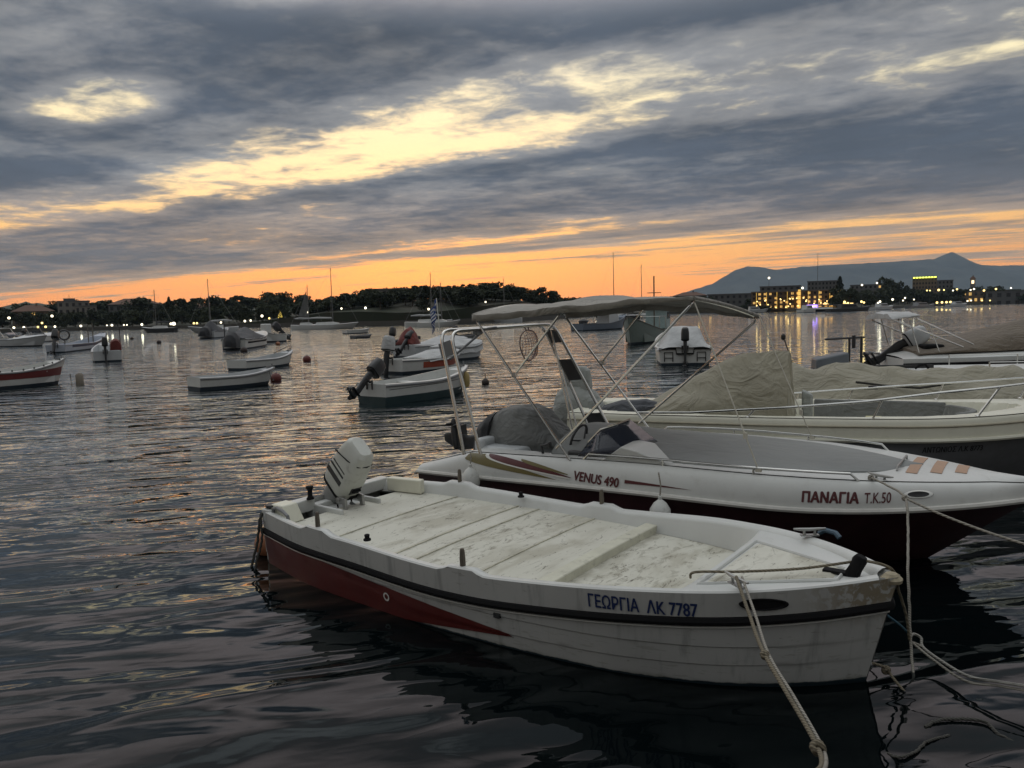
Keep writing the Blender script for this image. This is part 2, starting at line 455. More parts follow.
GALV = pmat('galvanised_steel', (.34, .34, .33), .45, metal=.9, var=.15)
ALU = pmat('cast_aluminium', (.38, .38, .37), .42, metal=.8, var=.15)
NAVY_INK = pmat('navy_lettering', (.010, .022, .085), .5, var=.05)
MAROON_INK = pmat('maroon_lettering', (.075, .008, .010), .5, var=.05)
BLACK_INK = pmat('black_lettering', (.010, .010, .012), .5, var=.05)
OLIVE_INK = pmat('olive_graphic', (.13, .105, .030), .45, var=.08)
WHITE_INK = pmat('white_graphic', (.66, .66, .62), .45, var=.04)
WOOD_GREY = pmat('weathered_wood', (.11, .095, .075), .8, var=.25, scale=14)
TAN_STRIP = pmat('tan_tread_strip', (.40, .26, .18), .8, var=.1, scale=20)
def fabric(name, col, fold=.5, sc=2.0):
    m, nt, b = new_mat(name); co = obj_co(nt)
    n1 = noise(co, sc, 4, .55, .3); n2 = noise(co, 60, 2, .5)
    c = mix(n1.lin(.3, .7), tuple(v * .86 for v in col), tuple(v * 1.12 for v in col))
    nt.links.new(c.s, b.inputs['Base Color']); b.inputs['Roughness'].default_value = .85
    b.inputs['Sheen Weight'].default_value = .15
    rg = (noise(co, sc * 1.3, 3, .5, 1.4) - .5).abs() * -2.0
    bump(nt, b, noise(co, sc * 2.2, 3, .5, .8) * .6 + rg * .9 + n2 * .03, min(1, fold * 1.5), .06)
    return m
F_GREY = fabric('grey_canvas', (.155, .16, .155)); F_GREEN = fabric('pale_grey_canvas', (.27, .285, .27)); F_KHAKI = fabric('khaki_canvas', (.255, .238, .178), .9, 1.6)
F_TAUPE = fabric('taupe_canvas', (.27, .257, .228)); F_BROWN = fabric('brown_canvas', (.125, .100, .072)); F_PALE = fabric('pale_canvas', (.45, .46, .46)); F_RED = fabric('red_canvas', (.15, .03, .025))
F_COCK = fabric('grey_vinyl', (.205, .215, .21), .15, 1.2); F_DARK = fabric('charcoal_canvas', (.045, .047, .052)); F_RUG = fabric('dark_bundle', (.05, .055, .065))
F_BLACKC = fabric('black_canvas', (.018, .019, .022), .2)

def deck_mat():
    """old painted deck: worn, flaked in patches, with grime along the traffic lines"""
    m, nt, b = new_mat('worn_deck_paint'); co = obj_co(nt)
    x, y, z = split(co)
    n1 = noise(co, 2.0, 4, .55); n2 = noise(vec(nt, x * 1.0, y * .45, z), 16, 6, .72, .6); n3 = noise(vec(nt, x, y * .5, z), 3.2, 4, .6, .5); n4 = noise(vec(nt, x, y * .6, z), 46, 4, .6)
    crk = noise(vec(nt, x * 1.0, y * .22, z), 9.0, 3, .5, 1.2)
    base = mix(n1.lin(.3, .7), (.53, .52, .445), (.62, .61, .535))
    base = mix(n3.smooth(.46, .66) * .65, base, (.37, .35, .275))
    zone = (n3 * .9 + n1 * .35).smooth(.63, .80)
    band = ((x - 2.18).abs().smooth(.30, .10) + (x - 3.45).abs().smooth(.42, .12) * .8 + (x - 4.15).abs().smooth(.2, .05) * .5).min(1.0)
    seam = ((x - .985).abs().smooth(.06, .0) + (x - 1.71).abs().smooth(.06, .0) + (x - 1.94).abs().smooth(.06, .0) + (x - 2.526).abs().smooth(.06, .0) + (x - 3.16).abs().smooth(.09, .0) + (x - 3.02).abs().smooth(.07, .0)).min(1.0)
    flake = n2.smooth(.51, .61) * (zone * .6 + band * .9).min(1.0) + n4.smooth(.60, .66) * band * .5 * n2.smooth(.42, .55)
    crack = (crk - .5).abs().smooth(.010, .003) * n2.smooth(.46, .56) * .8
    base = mix(seam * noise(co, 7, 4, .6).smooth(.35, .65) * .55, base, (.27, .25, .19))
    c = mix(flake.min(1.0) * .75, base, (.25, .235, .18)); c = mix(crack, c, (.07, .06, .045))
    nt.links.new(c.s, b.inputs['Base Color']); b.inputs['Roughness'].default_value = .72
    bump(nt, b, noise(co, 30, 4, .6) * .4 - flake * .6, .3, .003)
    return m
DECK = deck_mat()
def topside_mat(name, lo, hi):
    """white hull side with rain streaks, scuffs and a weedy waterline"""
    m, nt, b = new_mat(name); co = obj_co(nt); x, y, z = split(co)
    n1 = noise(co, 1.6, 4, .55); st = noise(vec(nt, x * 9, y * 9, z * .7), 1.6, 5, .6); sc = noise(vec(nt, x * 1.2, y * 1.2, z * 6), 5, 5, .7, .3)
    c = mix(n1.lin(.3, .7), lo, hi); c = mix(st.smooth(.52, .72) * .55, c, tuple(v * .55 for v in lo))
    c = mix(sc.smooth(.61, .69) * .55, c, (.17, .16, .135))
    bare = x.smooth(4.55, 4.95) * (z + noise(co, 6, 3, .5) * .3).smooth(.50, .72) * noise(co, 16, 5, .65, .4).smooth(.44, .52)
    c = mix(bare * .85, c, (.23, .185, .115)); c = mix(noise(vec(nt, x * 2, y * 2, z * 14), 3.3, 4, .6).smooth(.60, .66) * z.smooth(.34, .20) * .35, c, (.20, .19, .15))
    c = mix((z + noise(co, 7, 4, .6) * .09).smooth(.105, .045) * .75, c, (.15, .15, .11))
    c = mix((z + noise(co, 9, 4, .65) * .03).smooth(.056, .046), c, (.010, .020, .026))
    nt.links.new(c.s, b.inputs['Base Color']); b.inputs['Roughness'].default_value = .42
    return m
TOPSIDE = topside_mat('worn_white_topside', (.40, .40, .385), (.48, .48, .46))
ROPE_MATS = {}
def rope_mat(name, col):
    if name in ROPE_MATS: return ROPE_MATS[name]
    m, nt, b = new_mat(name); t = nt.nodes.new('ShaderNodeTexCoord'); co = X(nt, t.outputs['Object'])
    w = nt.nodes.new('ShaderNodeTexWave'); w.wave_type = 'BANDS'; w.bands_direction = 'DIAGONAL'; w.inputs['Scale'].default_value = 28; w.inputs['Distortion'].default_value = .6
    nt.links.new(co.s, w.inputs['Vector']); wv = X(nt, w.outputs['Fac'])
    c = mix(wv, tuple(v * .55 for v in col), tuple(v * 1.15 for v in col)); c = mix(noise(co, 12, 4, .6).smooth(.5, .7) * .5, c, tuple(v * .4 for v in col))
    nt.links.new(c.s, b.inputs['Base Color']); b.inputs['Roughness'].default_value = .9
    bump(nt, b, wv, .6, .004); ROPE_MATS[name] = m; return m

# ------------------------------------------------------------------ hull geometry
def cubic(t, Xs, Ys):
    Xs = np.asarray(Xs, float); Ys = np.asarray(Ys, float); m = np.gradient(Ys, Xs)
    i = int(np.clip(np.searchsorted(Xs, t) - 1, 0, len(Xs) - 2)); h = Xs[i + 1] - Xs[i]; s = (t - Xs[i]) / h
    return float((2 * s**3 - 3 * s**2 + 1) * Ys[i] + (s**3 - 2 * s**2 + s) * h * m[i] + (-2 * s**3 + 3 * s**2) * Ys[i + 1] + (s**3 - s**2) * h * m[i + 1])
TB = [0, .15, .3, .45, .6, .75, .87, .95, 1.0]; TZ = [0, .25, .5, .75, 1.0]
class Hull:
    def __init__(s, L, B, Z, draft=.18, rake=.2, ratio=(.92, .80), bumps=(), strakes=(), trake=0.0):
        s.L, s.B, s.Z, s.draft, s.rake, s.ratio, s.bumps, s.strakes, s.trake = L, B, Z, draft, rake, ratio, bumps, strakes, trake
    def beam(s, t): return max(.004, cubic(t, TB, s.B))
    def sheer0(s, t): return cubic(t, TZ, s.Z)
    def sheer(s, t):
        z = s.sheer0(t)
        for x0, x1, h in s.bumps:
            x = t * s.L; e = .07
            z += h * max(0, min(1, (x - x0) / e, (x1 - x) / e))
        return z
    def keel(s, t):
        return -s.draft + max(0, (t - .72) / .28) ** 2.2 * s.draft * .9
    def exp(s, t):
        r = s.ratio[0] + (s.ratio[1] - s.ratio[0]) * max(0, (t - .4) / .6) ** 1.5
        k = s.keel(t); q = (0 - k) / (s.sheer0(t) - k)
        return math.log(r) / math.log(max(.02, q))
    def pt(s, t, z, side, off=0.0):
        k = s.keel(t); zs = s.sheer(t); u = min(1, max(0.0, (z - k) / (zs - k)))
        y = s.beam(t) * (max(u, 1e-4) ** s.exp(t))
        zz0 = s.sheer0(t); q = max(0, 1 - (z - 0) / max(.05, zz0))
        x = t * s.L - s.rake * q * t ** 4 + s.trake * q * (1 - t) ** 6
        for zf, d in s.strakes:            # lapped planks: each upper plank stands a little proud of the one below
            fz = zf(t)
            y += d * max(0.0, min(1.0, (z - fz) / .006 + .5)) * min(1, (1 - t) * 8 + .15)
        return Vector((x, side * (y + off), z))
    def t_of(s, x, z):
        t = x / s.L
        for _ in range(6):
            q = max(0, 1 - z / max(.05, s.sheer0(min(1, t))))
            t = (x + s.rake * q * t ** 4 - s.trake * q * max(0, 1 - t) ** 6) / s.L
        return min(1, max(0, t))
    def surf(s, x, z, side, off=.003):
        t = s.t_of(x, z); p = s.pt(t, z, side); a = s.pt(min(1, t + .01), z, side) - s.pt(max(0, t - .01), z, side); b = s.pt(t, z + .02, side) - s.pt(t, z - .02, side)
        n = a.cross(b).normalized()
        if n.y * side < 0: n = -n
        return p + n * off
    def ts(s, n): return [1 - (1 - i / (n - 1)) ** 1.35 for i in range(n)]
    def skin(s, mb, n=60, levels=12, m_of=None, transom_m=0):
        rings = []
        for t in s.ts(n):
            k = s.keel(t); zs = s.sheer(t)
            zz = [k + (zs - k) * (i / levels) ** 1.0 for i in range(levels + 1)]
            for zf, d in s.strakes:
                fz = zf(t)
                zz += [fz - .004, fz + .004]
            zz = sorted(zz)
            ring = [s.pt(t, z, -1) for z in reversed(zz)] + [s.pt(t, z, 1) for z in zz]
            rings.append(ring)
        nn = len(rings[0])
        mb.loft(rings, m_of if m_of else 0, closed=False)
        mb.add(rings[0], [tuple(range(nn))], transom_m)
        return mb
    def along(s, side, dz, out, t0=0.0, t1=1.0, n=60):
        r_ = []
        for i in range(n):
            t = t0 + (t1 - t0) * (1 - (1 - i / (n - 1)) ** 1.3)
            z = s.sheer0(t) - dz
            r_.append(s.pt(t, z, side, out))
        return r_
    def rail(s, mb, dz, h, w, m=0, out=0.0, n=60, t0=0.0, bump=False):
        """a moulding of height h, projection w running round both sides and the bow"""
        L_ = s.along(-1, dz, out, t0, 1.0, n); R_ = s.along(1, dz, out, t0, 1.0, n)[::-1]
        path = L_ + R_[1:]
        return strip(mb, path, h, w, m)
def strip(mb, path, h, w, m=0):
    """half-round moulding along a path, projecting outwards in plan"""
    rings = []; N = len(path)
    for i, p in enumerate(path):
        a = path[max(0, i - 1)]; b = path[min(N - 1, i + 1)]; t = (b - a); t.z = 0
        if t.length < 1e-6: t = Vector((1, 0, 0))
        t.normalize(); n = Vector((t.y, -t.x, 0))
        rings.append([p + n * (-.01) + Vector((0, 0, -h / 2)), p + n * (w * .75) + Vector((0, 0, -h * .42)), p + n * w + Vector((0, 0, 0)), p + n * (w * .75) + Vector((0, 0, h * .42)), p + n * (-.01) + Vector((0, 0, h / 2))])
    mb.loft(rings, m, closed=True)
    return mb
def decal(hull, side, x0, x1, lo, hi, n=50, k=4, off=.003):
    """thin painted panel lying on the hull between two curves"""
    P = []
    for i in range(n):
        x = x0 + (x1 - x0) * i / (n - 1); a, b = lo(x), hi(x)
        P.append([hull.surf(x, a + (b - a) * j / k, side, off) for j in range(k + 1)])
    mb = MB(); mb.grid(P); return mb

# ------------------------------------------------------------------ lettering
def text_mesh(body, size, bold=0.0, shear=0.0, space=1.0):
    cu = bpy.data.curves.new('lettering', 'FONT'); cu.body = body; cu.size = size; cu.shear = shear; cu.space_character = space
    cu.resolution_u = 3
    o = bpy.data.objects.new('lettering', cu); scene.collection.objects.link(o)
    bpy.context.view_layer.update()
    me = bpy.data.meshes.new_from_object(o.evaluated_get(bpy.context.evaluated_depsgraph_get()))
    vs = [tuple(v.co) for v in me.vertices]; fs = [tuple(p.vertices) for p in me.polygons]
    bpy.data.objects.remove(o); bpy.data.curves.remove(cu); bpy.data.meshes.remove(me)
    return vs, fs
def hull_text(hull, body, side, x0, x1, z0, z1, h, mat_, parent, name='lettering', bold=.0, shear=0.0, off=.005):
    """letters laid along the hull from x0 (baseline z0) to x1 (baseline z1), letter height h"""
    vs, fs = text_mesh(body, 1.0, 0, shear)
    xs = [v[0] for v in vs]; a, b = min(xs), max(xs); hh = .70; mb = MB()
    shifts = [(0, 0)] if not bold else [(dx_ * bold, dy_ * bold) for dx_, dy_ in ((-1, 0), (0, -.6), (0, 0), (0, .6), (1, 0))]
    for q, (sx, sy) in enumerate(shifts):
        out = []
        for x, y, _ in vs:
            f = (x + sx - a) / (b - a)
            out.append(hull.surf(x0 + (x1 - x0) * f, z0 + (z1 - z0) * f + (y + sy) / hh * h, side, off + q * .0004))
        mb.add(out, fs)
    return mb.build(name, mat_, parent, smooth=0)

# ------------------------------------------------------------------ outboard motor: bracket + leg, cowl, propeller
def rrect(w, l, r, n=5):
    """rounded rectangle outline, w across (y), l along (x)"""
    pts = []
    for cx, cy, a0 in ((l / 2 - r, w / 2 - r, 0), (-l / 2 + r, w / 2 - r, 90), (-l / 2 + r, -w / 2 + r, 180), (l / 2 - r, -w / 2 + r, 270)):
        for k in range(n):
            a = R(a0 + 90 * k / (n - 1)); pts.append((cx + r * math.cos(a), cy + r * math.sin(a)))
    return pts
def outboard(parent, loc, tilt, s=1.0, cowl_m=None, leg_m=None, stripe_m=None, rz=0.0, detail=False, cover_m=None):
    """motor frame: pivot at the clamp, +x towards the bow; tilt in degrees swings the leg up and aft"""
    cowl_m = cowl_m or DARKPLAST; leg_m = leg_m or DARKPLAST
    T = Matrix.Translation(Vector(loc)) @ Matrix.Rotation(rz, 4, 'Z') @ Matrix.Rotation(R(tilt), 4, 'Y') @ Matrix.Scale(s, 4)
    B0 = Matrix.Translation(Vector(loc)) @ Matrix.Rotation(rz, 4, 'Z') @ Matrix.Scale(s, 4)
    def put(mb, M, name, mat_, par, **k):
        mb.v = [tuple(M @ Vector(v)) for v in mb.v]; return mb.build(name, mat_, par, **k)
    mb = MB()
    # leg: swivel tube, midsection, cavitation plate, gear case, skeg
    secs = [(.30, .20, .15, -.15), (.12, .22, .14, -.17), (-.15, .20, .12, -.16), (-.42, .19, .10, -.13), (-.55, .22, .09, -.14)]
    mb.loft([[(x0 + px, py, z) for px, py in rrect(w, l, min(w, l) * .45)] for z, l, w, x0 in secs])
    mb.box((-.20, 0, -.56), (.36, .19, .018))
    rings = [[(-.03 - .34 * f, r_ * math.cos(q), -.70 + r_ * math.sin(q)) for q in [2 * math.pi * k / 12 for k in range(12)]] for f, r_ in ((0, .012), (.08, .045), (.3, .06), (.8, .058), (1, .045))]
    mb.loft(rings)
    mb.loft([[(x0 + px, py, z) for px, py in rrect(w, l, w * .48)] for z, l, w, x0 in ((-.54, .20, .06, -.15), (-.68, .22, .05, -.15))])
    mb.loft([[(x0 + px, py, z) for px, py in rrect(.014, l, .006)] for z, l, x0 in ((-.72, .22, -.16), (-.90, .10, -.21))])
    body = put(mb, T, 'outboard_motor', leg_m, parent, bevel=.004 if detail else 0)
    mb = MB()
    for sy in (-.11, .11):
        mb.box((.015, sy, -.06), (.05, .03, .26)); mb.box((.09, sy, -.15), (.10, .028, .028)); mb.box((-.05, sy, .04), (.12, .028, .07))
        mb.tube([(.09, sy, -.15), (.18, sy, -.15)], .012, 8); mb.box((.185, sy, -.15), (.012, .05, .05))
    mb.tube([(-.07, -.14, .05), (-.07, .14, .05)], .025, 8)
    if detail: mb.v = [(x + .30, y, z + .15) for x, y, z in mb.v]
    put(mb, B0, 'clamp_bracket', leg_m if not detail else ALU, body, bevel=.003 if detail else 0)
    mb = MB()
    prof = [(.26, .36, .22), (.29, .44, .29), (.36, .48, .31), (.58, .47, .30), (.74, .42, .26), (.80, .30, .17)] if not detail else \
           [(.25, .28, .19), (.28, .37, .25), (.34, .415, .275), (.55, .42, .272), (.76, .38, .245), (.88, .32, .205), (.915, .24, .14)]
    mb.loft([[(-.13 + px, py, z) for px, py in rrect(w, l, w * .38, 6)] for z, l, w in prof])
    cw = put(mb, T, 'cowl', cover_m or cowl_m, body)
    if not cover_m:
        mb = MB(); mb.loft([[(-.13 + px, py, z) for px, py in rrect(w + .012, l + .012, w * .38, 6)] for z, l, w in ((prof[1][0] + .005, prof[1][1] + .01, prof[1][2] + .01), (prof[1][0] + .035, prof[2][1] - .01, prof[2][2] - .004))])
        put(mb, T, 'cowl_seam', BLACK_RUB, cw)
    if detail:
        # decals as thin plates
        pl = MB()
        for sy in (-1, 1):
            for zc, hh, ll, yy in ((.47, .060, .27, .1375), (.56, .022, .25, .1365), (.61, .014, .23, .1325)):
                pl.box((-.16, sy * yy, zc), (ll, .004, hh))
        put(pl, T, 'side_decal', DARKPLAST, cw)
        pl = MB(); pl.box((.072, 0, .45), (.02, .13, .10)); pl.box((.076, .0, .45), (.02, .10, .035)); put(pl, T, 'starter_recess', DARKPLAST, cw, bevel=.006)
        pl = MB(); pl.tube([(.09, -.05, .46), (.10, 0, .47), (.09, .05, .46)], .013, 8); put(pl, T, 'starter_handle', BLACK_RUB, cw)
        pl = MB(); pl.box((.076, .02, .345), (.012, .11, .05)); put(pl, T, 'brand_plate', BLACK_RUB, cw)
        pl = MB(); pl.box((.030, .01, .80), (.025, .06, .05)); put(pl, T, 'latch', DARKPLAST, cw, bevel=.004)
        pl = MB(); pl.tube([(-.345, -.03, .62), (-.31, -.125, .70), (-.1, -.128, .76), (.03, -.09, .79), (.058, .0, .80), (.03, .09, .79), (-.1, .128, .76)], .006, 6); put(pl, T, 'cowl_cord', BLACK_RUB, cw)
        pl = MB(); pl.tube([(.06, .05, .22), (.20, .10, .24), (.42, .13, .26), (.50, .13, .26)], [.018, .018, .02, .022], 10); put(pl, T, 'tiller', GREYPLAST, body)
        pl = MB()
        for a, b_ in (((.03, -.09, .20), (.09, -.06, .02)), ((.05, .08, .18), (.10, .05, -.02)), ((-.02, .10, .22), (.03, .12, .05))):
            a, b_ = Vector(a), Vector(b_); pl.tube([a, (a + b_) / 2 + Vector((.05, 0, 0)), b_], .009, 6)
        put(pl, T, 'fuel_hose', BLACK_RUB, body)
    mb = MB()
    for k in range(3):
        a = 2 * math.pi * k / 3
        P = []
        for r_ in (.03, .07, .105, .125):
            w = .055 if r_ < .12 else .02
            P.append([(-.40 + dxx * .4, r_ * math.cos(a + dxx / max(r_, .05)), -.70 + r_ * math.sin(a + dxx / max(r_, .05))) for dxx in (-w, 0, w)])
        mb.grid(P)
    mb.lathe([(.035, 0), (.04, .03), (.035, .09), (.01, .12)], 10, (-.36, 0, -.70), Matrix.Rotation(R(-90), 3, 'Y'))
    put(mb, T, 'propeller', DARKPLAST if not detail else GREYPLAST, body, solid=.008)
    return body

def rope(name, pts, r, mat_, label, cat='rope', group=None, wob=0.0, n=10, sub=14, seed=0, knots=()):
    """a real laid rope along a smooth curve; every rope is a thing of its own"""
    rnd = random.Random(seed); pts = [Vector(p) for p in pts]; path = []
    for i in range(len(pts) - 1):
        p0, p1, p2, p3 = pts[max(0, i - 1)], pts[i], pts[i + 1], pts[min(len(pts) - 1, i + 2)]
        for k in range(sub):
            t = k / sub
            path.append(.5 * ((2 * p1) + (p2 - p0) * t + (2 * p0 - 5 * p1 + 4 * p2 - p3) * t * t + (3 * p1 - p0 - 3 * p2 + p3) * t ** 3))
    path.append(pts[-1])
    if wob: path = [p + Vector((rnd.uniform(-wob, wob), rnd.uniform(-wob, wob), rnd.uniform(-wob, wob) * .6)) for p in path]
    mb = MB(); mb.tube(path, r, n)
    for kp, kr in knots:
        c = Vector(kp)
        for q in range(4):
            a = Euler((rnd.uniform(0, 3), rnd.uniform(0, 3), rnd.uniform(0, 3))).to_matrix()
            ring = [c + a @ Vector((kr * math.cos(2 * math.pi * j / 12), kr * math.sin(2 * math.pi * j / 12), (j / 12 - .5) * kr * .5)) for j in range(13)]
            mb.tube(ring, r * 1.05, 7)
    o = mb.build(name, mat_, None, smooth=60)
    return tag(o, label, cat, group)
def to_world(o, p):
    """a point in a boat's own frame -> world"""
    return Matrix.LocRotScale(o.location, o.rotation_euler, None) @ Vector(p)
# ------------------------------------------------------------------ the white open skiff in front
B1L = 5.057
h1 = Hull(B1L, [.697, .86, .905, .925, .894, .791, .561, .27, .02], [.501, .507, .491, .587, .671], draft=.20, rake=.17, ratio=(.955, .82),
          bumps=((.78, 1.16, .035), (2.38, 2.74, .035)), strakes=((lambda t: .115 + .03 * t + .06 * max(0, t - .6), .007), (lambda t: .235 + .03 * t + .07 * max(0, t - .6), .007)), trake=-.05)
skiff = thing('moored_skiff', 'white open skiff with black rub rail, worn deck and red swoosh, nearest the quay', 'boat', (-1.816, 7.347, 0), rot=(.026, 0, -.665))
h1.skin(MB(), 90, 22).build('hull', TOPSIDE, skiff, smooth=28)
# painted red flash, its white edge line and round emblem
def red_hi(x): return .335 - .030 * x - .012 * x * x if x < 2.9 else .145
def red_lo(x): return max(-.06, .03 + .0 * x) if x < 1.5 else .03 + (x - 1.5) * .062
for sd in (-1, 1):
    f = decal(h1, sd, .0, 2.95, lambda x: -.12 if x < .55 else min(red_hi(x) - .001, -.12 + (x - .55) * .102), lambda x: max(red_hi(x), -.118) if x < 2.95 else .118, 90, 8, .009).build('red_flash', RED, skiff)
    ang = [2 * math.pi * k / 20 for k in range(20)]
    mb = MB(); ctr = h1.surf(1.80, .165, sd, .013)
    rings = [[h1.surf(1.80 + r_ * math.cos(a), .165 + r_ * math.sin(a), sd, .013) for a in ang] for r_ in (.032, .020, .019, .008)]
    mb.loft(rings[:2], 0, cap0=False, cap1=False); mb.loft(rings[2:], 1, cap0=False, cap1=False)
    mb.build('round_emblem', [WHITE_INK, RED], skiff)
h1.rail(MB(), 0.172, .052, .030, n=90).build('rub_rail', BLACK_RUB, skiff)
h1.rail(MB(), 0.212, .010, .012, n=90).build('trim_line', WHITE_INK, skiff)
# gunwale capping: from the outer edge inwards and down to the sole
def gun(side, t, inset, dz):
    p = h1.pt(t, h1.sheer(t), side); b = max(.0, abs(p.y) - inset)
    return Vector((p.x - (inset * .55 if t > .93 else 0) * ((t - .93) / .07 if t > .93 else 0), side * b, p.z + dz))
ts = [1 - (1 - i / 109) ** 1.25 for i in range(110)]
mb = MB()
for sd in (-1, 1):
    P = []
    for t in ts:
        if t > .985: continue
        w = .062 + .02 * t
        fore = max(0, min(1, (t - .76) / .05))
        zf = .40
        deep = max(.05, h1.sheer(t) - zf)
        P.append([gun(sd, t, 0, 0), gun(sd, t, .010, .010), gun(sd, t, w * .6, .012), gun(sd, t, w, 0.0), gun(sd, t, w + .012, -.02), gun(sd, t, w + .045 + .09 * fore, -deep * (1 - .0 * fore))])
    mb.grid(P)
mb.build('gunwale', GEL, skiff, smooth=40)
# sole (deck) in two levels with athwart battens, and the step at the forward well
def width_in(x, z):
    t = x / B1L; w = .062 + .02 * t; fore = max(0, min(1, (t - .76) / .05))
    return max(.0, h1.pt(t, h1.sheer(t), 1).y - (w + .012))
def sole(x0, x1, zf, nx=40, ny=14, edge=.0):
    P = []
    for i in range(nx):
        x = x0 + (x1 - x0) * i / (nx - 1); b = width_in(x, 0) - edge
        P.append([(x, b * (2 * j / (ny - 1) - 1), zf(x, 2 * j / (ny - 1) - 1)) for j in range(ny)])
    return P
mb = MB(); mb.slab(sole(.30, 3.02, lambda x, v: .425 - .012 * v * v, 60), .03)
mb.build('deck', DECK, skiff)
mb = MB()
for x0, x1 in ((1.70, 1.72), (1.93, 1.945), (.98, .99), (2.52, 2.532)):
    mb.slab(sole(x0, x1, lambda x, v: .432 - .012 * v * v, 2), .02)
mb.build('deck_seam', pmat('deck_seam_grime', (.44, .425, .34), .8, var=.3, scale=20), skiff)
mb = MB(); mb.slab(sole(3.02, 3.13, lambda x, v: .468 - .010 * v * v, 3), .11); mb.build('thwart', pmat('cream_thwart_paint', (.55, .54, .44), .6, dirt=.5), skiff, bevel=.008)
mb = MB(); mb.slab(sole(3.13, 4.02, lambda x, v: .405 - .008 * v * v, 30, edge=-.02), .03); mb.build('forward_deck', DECK, skiff)
# foredeck with a framed triangular hatch
P = []
for i in range(40):
    x = 3.96 + (5.0 - 3.96) * i / 39; t = min(.985, x / B1L); g = h1.pt(t, h1.sheer(t), 1).y - .035
    zz = h1.sheer(t)
    rim = min(1, (x - 3.96) / .05)
    P.append([(x + .10 * (1 - abs(v)) * (1 - i / 39) * 0, g * v, (zz + .004 - .040 * (1 - abs(v) ** 6)) * 1.0 - (.075 * (1 - rim))) for v in np.linspace(-1, 1, 19)])
mb = MB(); mb.slab(P, .05); mb.build('foredeck', GEL, skiff, smooth=50)
tri = [(4.06, -.46), (4.06, .46), (4.74, .10), (4.74, -.10)]
mb = MB()
def fz(x, k=0): return h1.sheer(x / B1L) - .036 + k
P = []
for i in range(16):
    f = i / 15; x = 4.07 + .66 * f; w = .455 + (.09 - .455) * f
    P.append([(x, w * v, fz(x) + (.012 if abs(v) < .97 and 0 < i < 15 else -.004)) for v in (-1, -.93, -.5, 0, .5, .93, 1)])
mb.slab(P, .03); mb.build('hatch', DECK, skiff, smooth=30)
P = [(4.06, .47), (4.75, .105), (4.75, -.105), (4.06, -.47), (4.06, .47)]
mb = MB(); mb.tube([(x, y, fz(x) + .006) for x, y in P], .012, 6); mb.build('hatch_rim', GEL, skiff)
mb = MB(); mb.box((4.0, 0, .512), (.045, 1.28, .03)); mb.build('foredeck_lip', GEL, skiff, bevel=.01)
# stern: transom top, motor well, quarter boxes
mb = MB()
mb.box((.05, -.47, .47), (.12, .50, .12)); mb.box((.05, .47, .47), (.12, .50, .12)); mb.box((.06, 0, .40), (.10, .50, .12))
mb.box((.30, .0, .40), (.40, .42, .03)); mb.box((.30, .225, .425), (.42, .03, .09)); mb.box((.30, -.225, .425), (.42, .03, .09))
mb.build('transom_well', GEL, skiff, bevel=.012)
mb = MB(); rt = Matrix.Rotation(R(-6), 3, 'Y')
mb.loft([[(.12 + x0, -.60 + y0, z0) for x0, y0 in ((-.06, -.09), (.20, -.09), (.20, .10), (-.06, .10))] for z0 in (.42,)] + [[(.12 + x0, -.60 + y0, .575) for x0, y0 in ((-.04, -.075), (.12, -.075), (.12, .085), (-.04, .085))]])
qb = mb.build('quarter_box', GEL_CREAM, skiff, bevel=.012)
mb = MB(); mb.box((.215, -.595, .50), (.012, .08, .07), rot=Matrix.Rotation(R(-27), 3, 'Y')); mb.build('inset_panel', GEL_GREY, qb, bevel=.003)
mb = MB(); mb.loft([[(x, y, z) for x, y in ((.20, .60), (.62, .66), (.60, .74), (.20, .68))] for z in (.42, .56)]); mb.build('quarter_locker', GEL_CREAM, skiff, bevel=.012)
# fittings
def cleat(mb, c, ang, s=1.0, m=0):
    rot = Matrix.Rotation(ang, 3, 'Z'); c = Vector(c)
    for q in (-.035, .035): mb.lathe([(.014 * s, 0), (.009 * s, .02 * s), (.011 * s, .04 * s)], 8, c + rot @ Vector((q * s, 0, 0)), m=m)
    mb.tube([c + rot @ Vector((x * s, 0, z * s)) for x, z in ((-.105, .048), (-.06, .044), (0, .042), (.06, .044), (.105, .048))], [.006 * s, .011 * s, .012 * s, .011 * s, .006 * s], 8, m)
    mb.box(c + Vector((0, 0, .004)), (.12 * s, .035 * s, .008), m, rot)
for c, a in (((4.32, -.53, .640), -.55), ((4.40, .54, .650), .6)):
    mb = MB(); cleat(mb, c, a); mb.build('cleat', GALV, skiff)
for x, sd in ((.97, -1), (.97, 1), (2.56, -1), (2.56, 1)):
    t = x / B1L; p = h1.pt(t, h1.sheer(t), sd)
    mb = MB(); mb.lathe([(.020, -.03), (.020, .06), (.017, .115), (.012, .13)], 10, (p.x, p.y - sd * .04, p.z)); mb.build('thole_pin', WOOD_GREY, skiff)
for x, y in ((1.50, -.79), (1.75, .80)):
    t = x / B1L
    mb = MB(); mb.lathe([(.03, 0), (.03, .012), (.018, .02), (.022, .045), (.012, .05)], 10, (x, y * 1.02, h1.sheer(t) + .008)); mb.build('fitting_knob', BLACK_RUB, skiff)
mb = MB(); mb.lathe([(.035, 0), (.035, .012), (.022, .03), (.022, .09), (.034, .10), (.034, .125)], 12, (.12, -.28, .53)); mb.build('mooring_post', BLACK_RUB, skiff)
mb = MB(); mb.lathe([(.05, 0), (.05, .012), (.03, .02), (.03, .035), (.06, .045), (.055, .06)], 12, (.06, -.655, .505)); mb.build('stern_bollard', DARKPLAST, skiff)
mb = MB(); mb.tube([(.14, -.70, .50), (.15, -.70, .545), (.22, -.71, .565), (.34, -.735, .555), (.42, -.75, .53), (.43, -.75, .49)], .016, 8); mb.build('stern_handle', GREYPLAST, skiff)
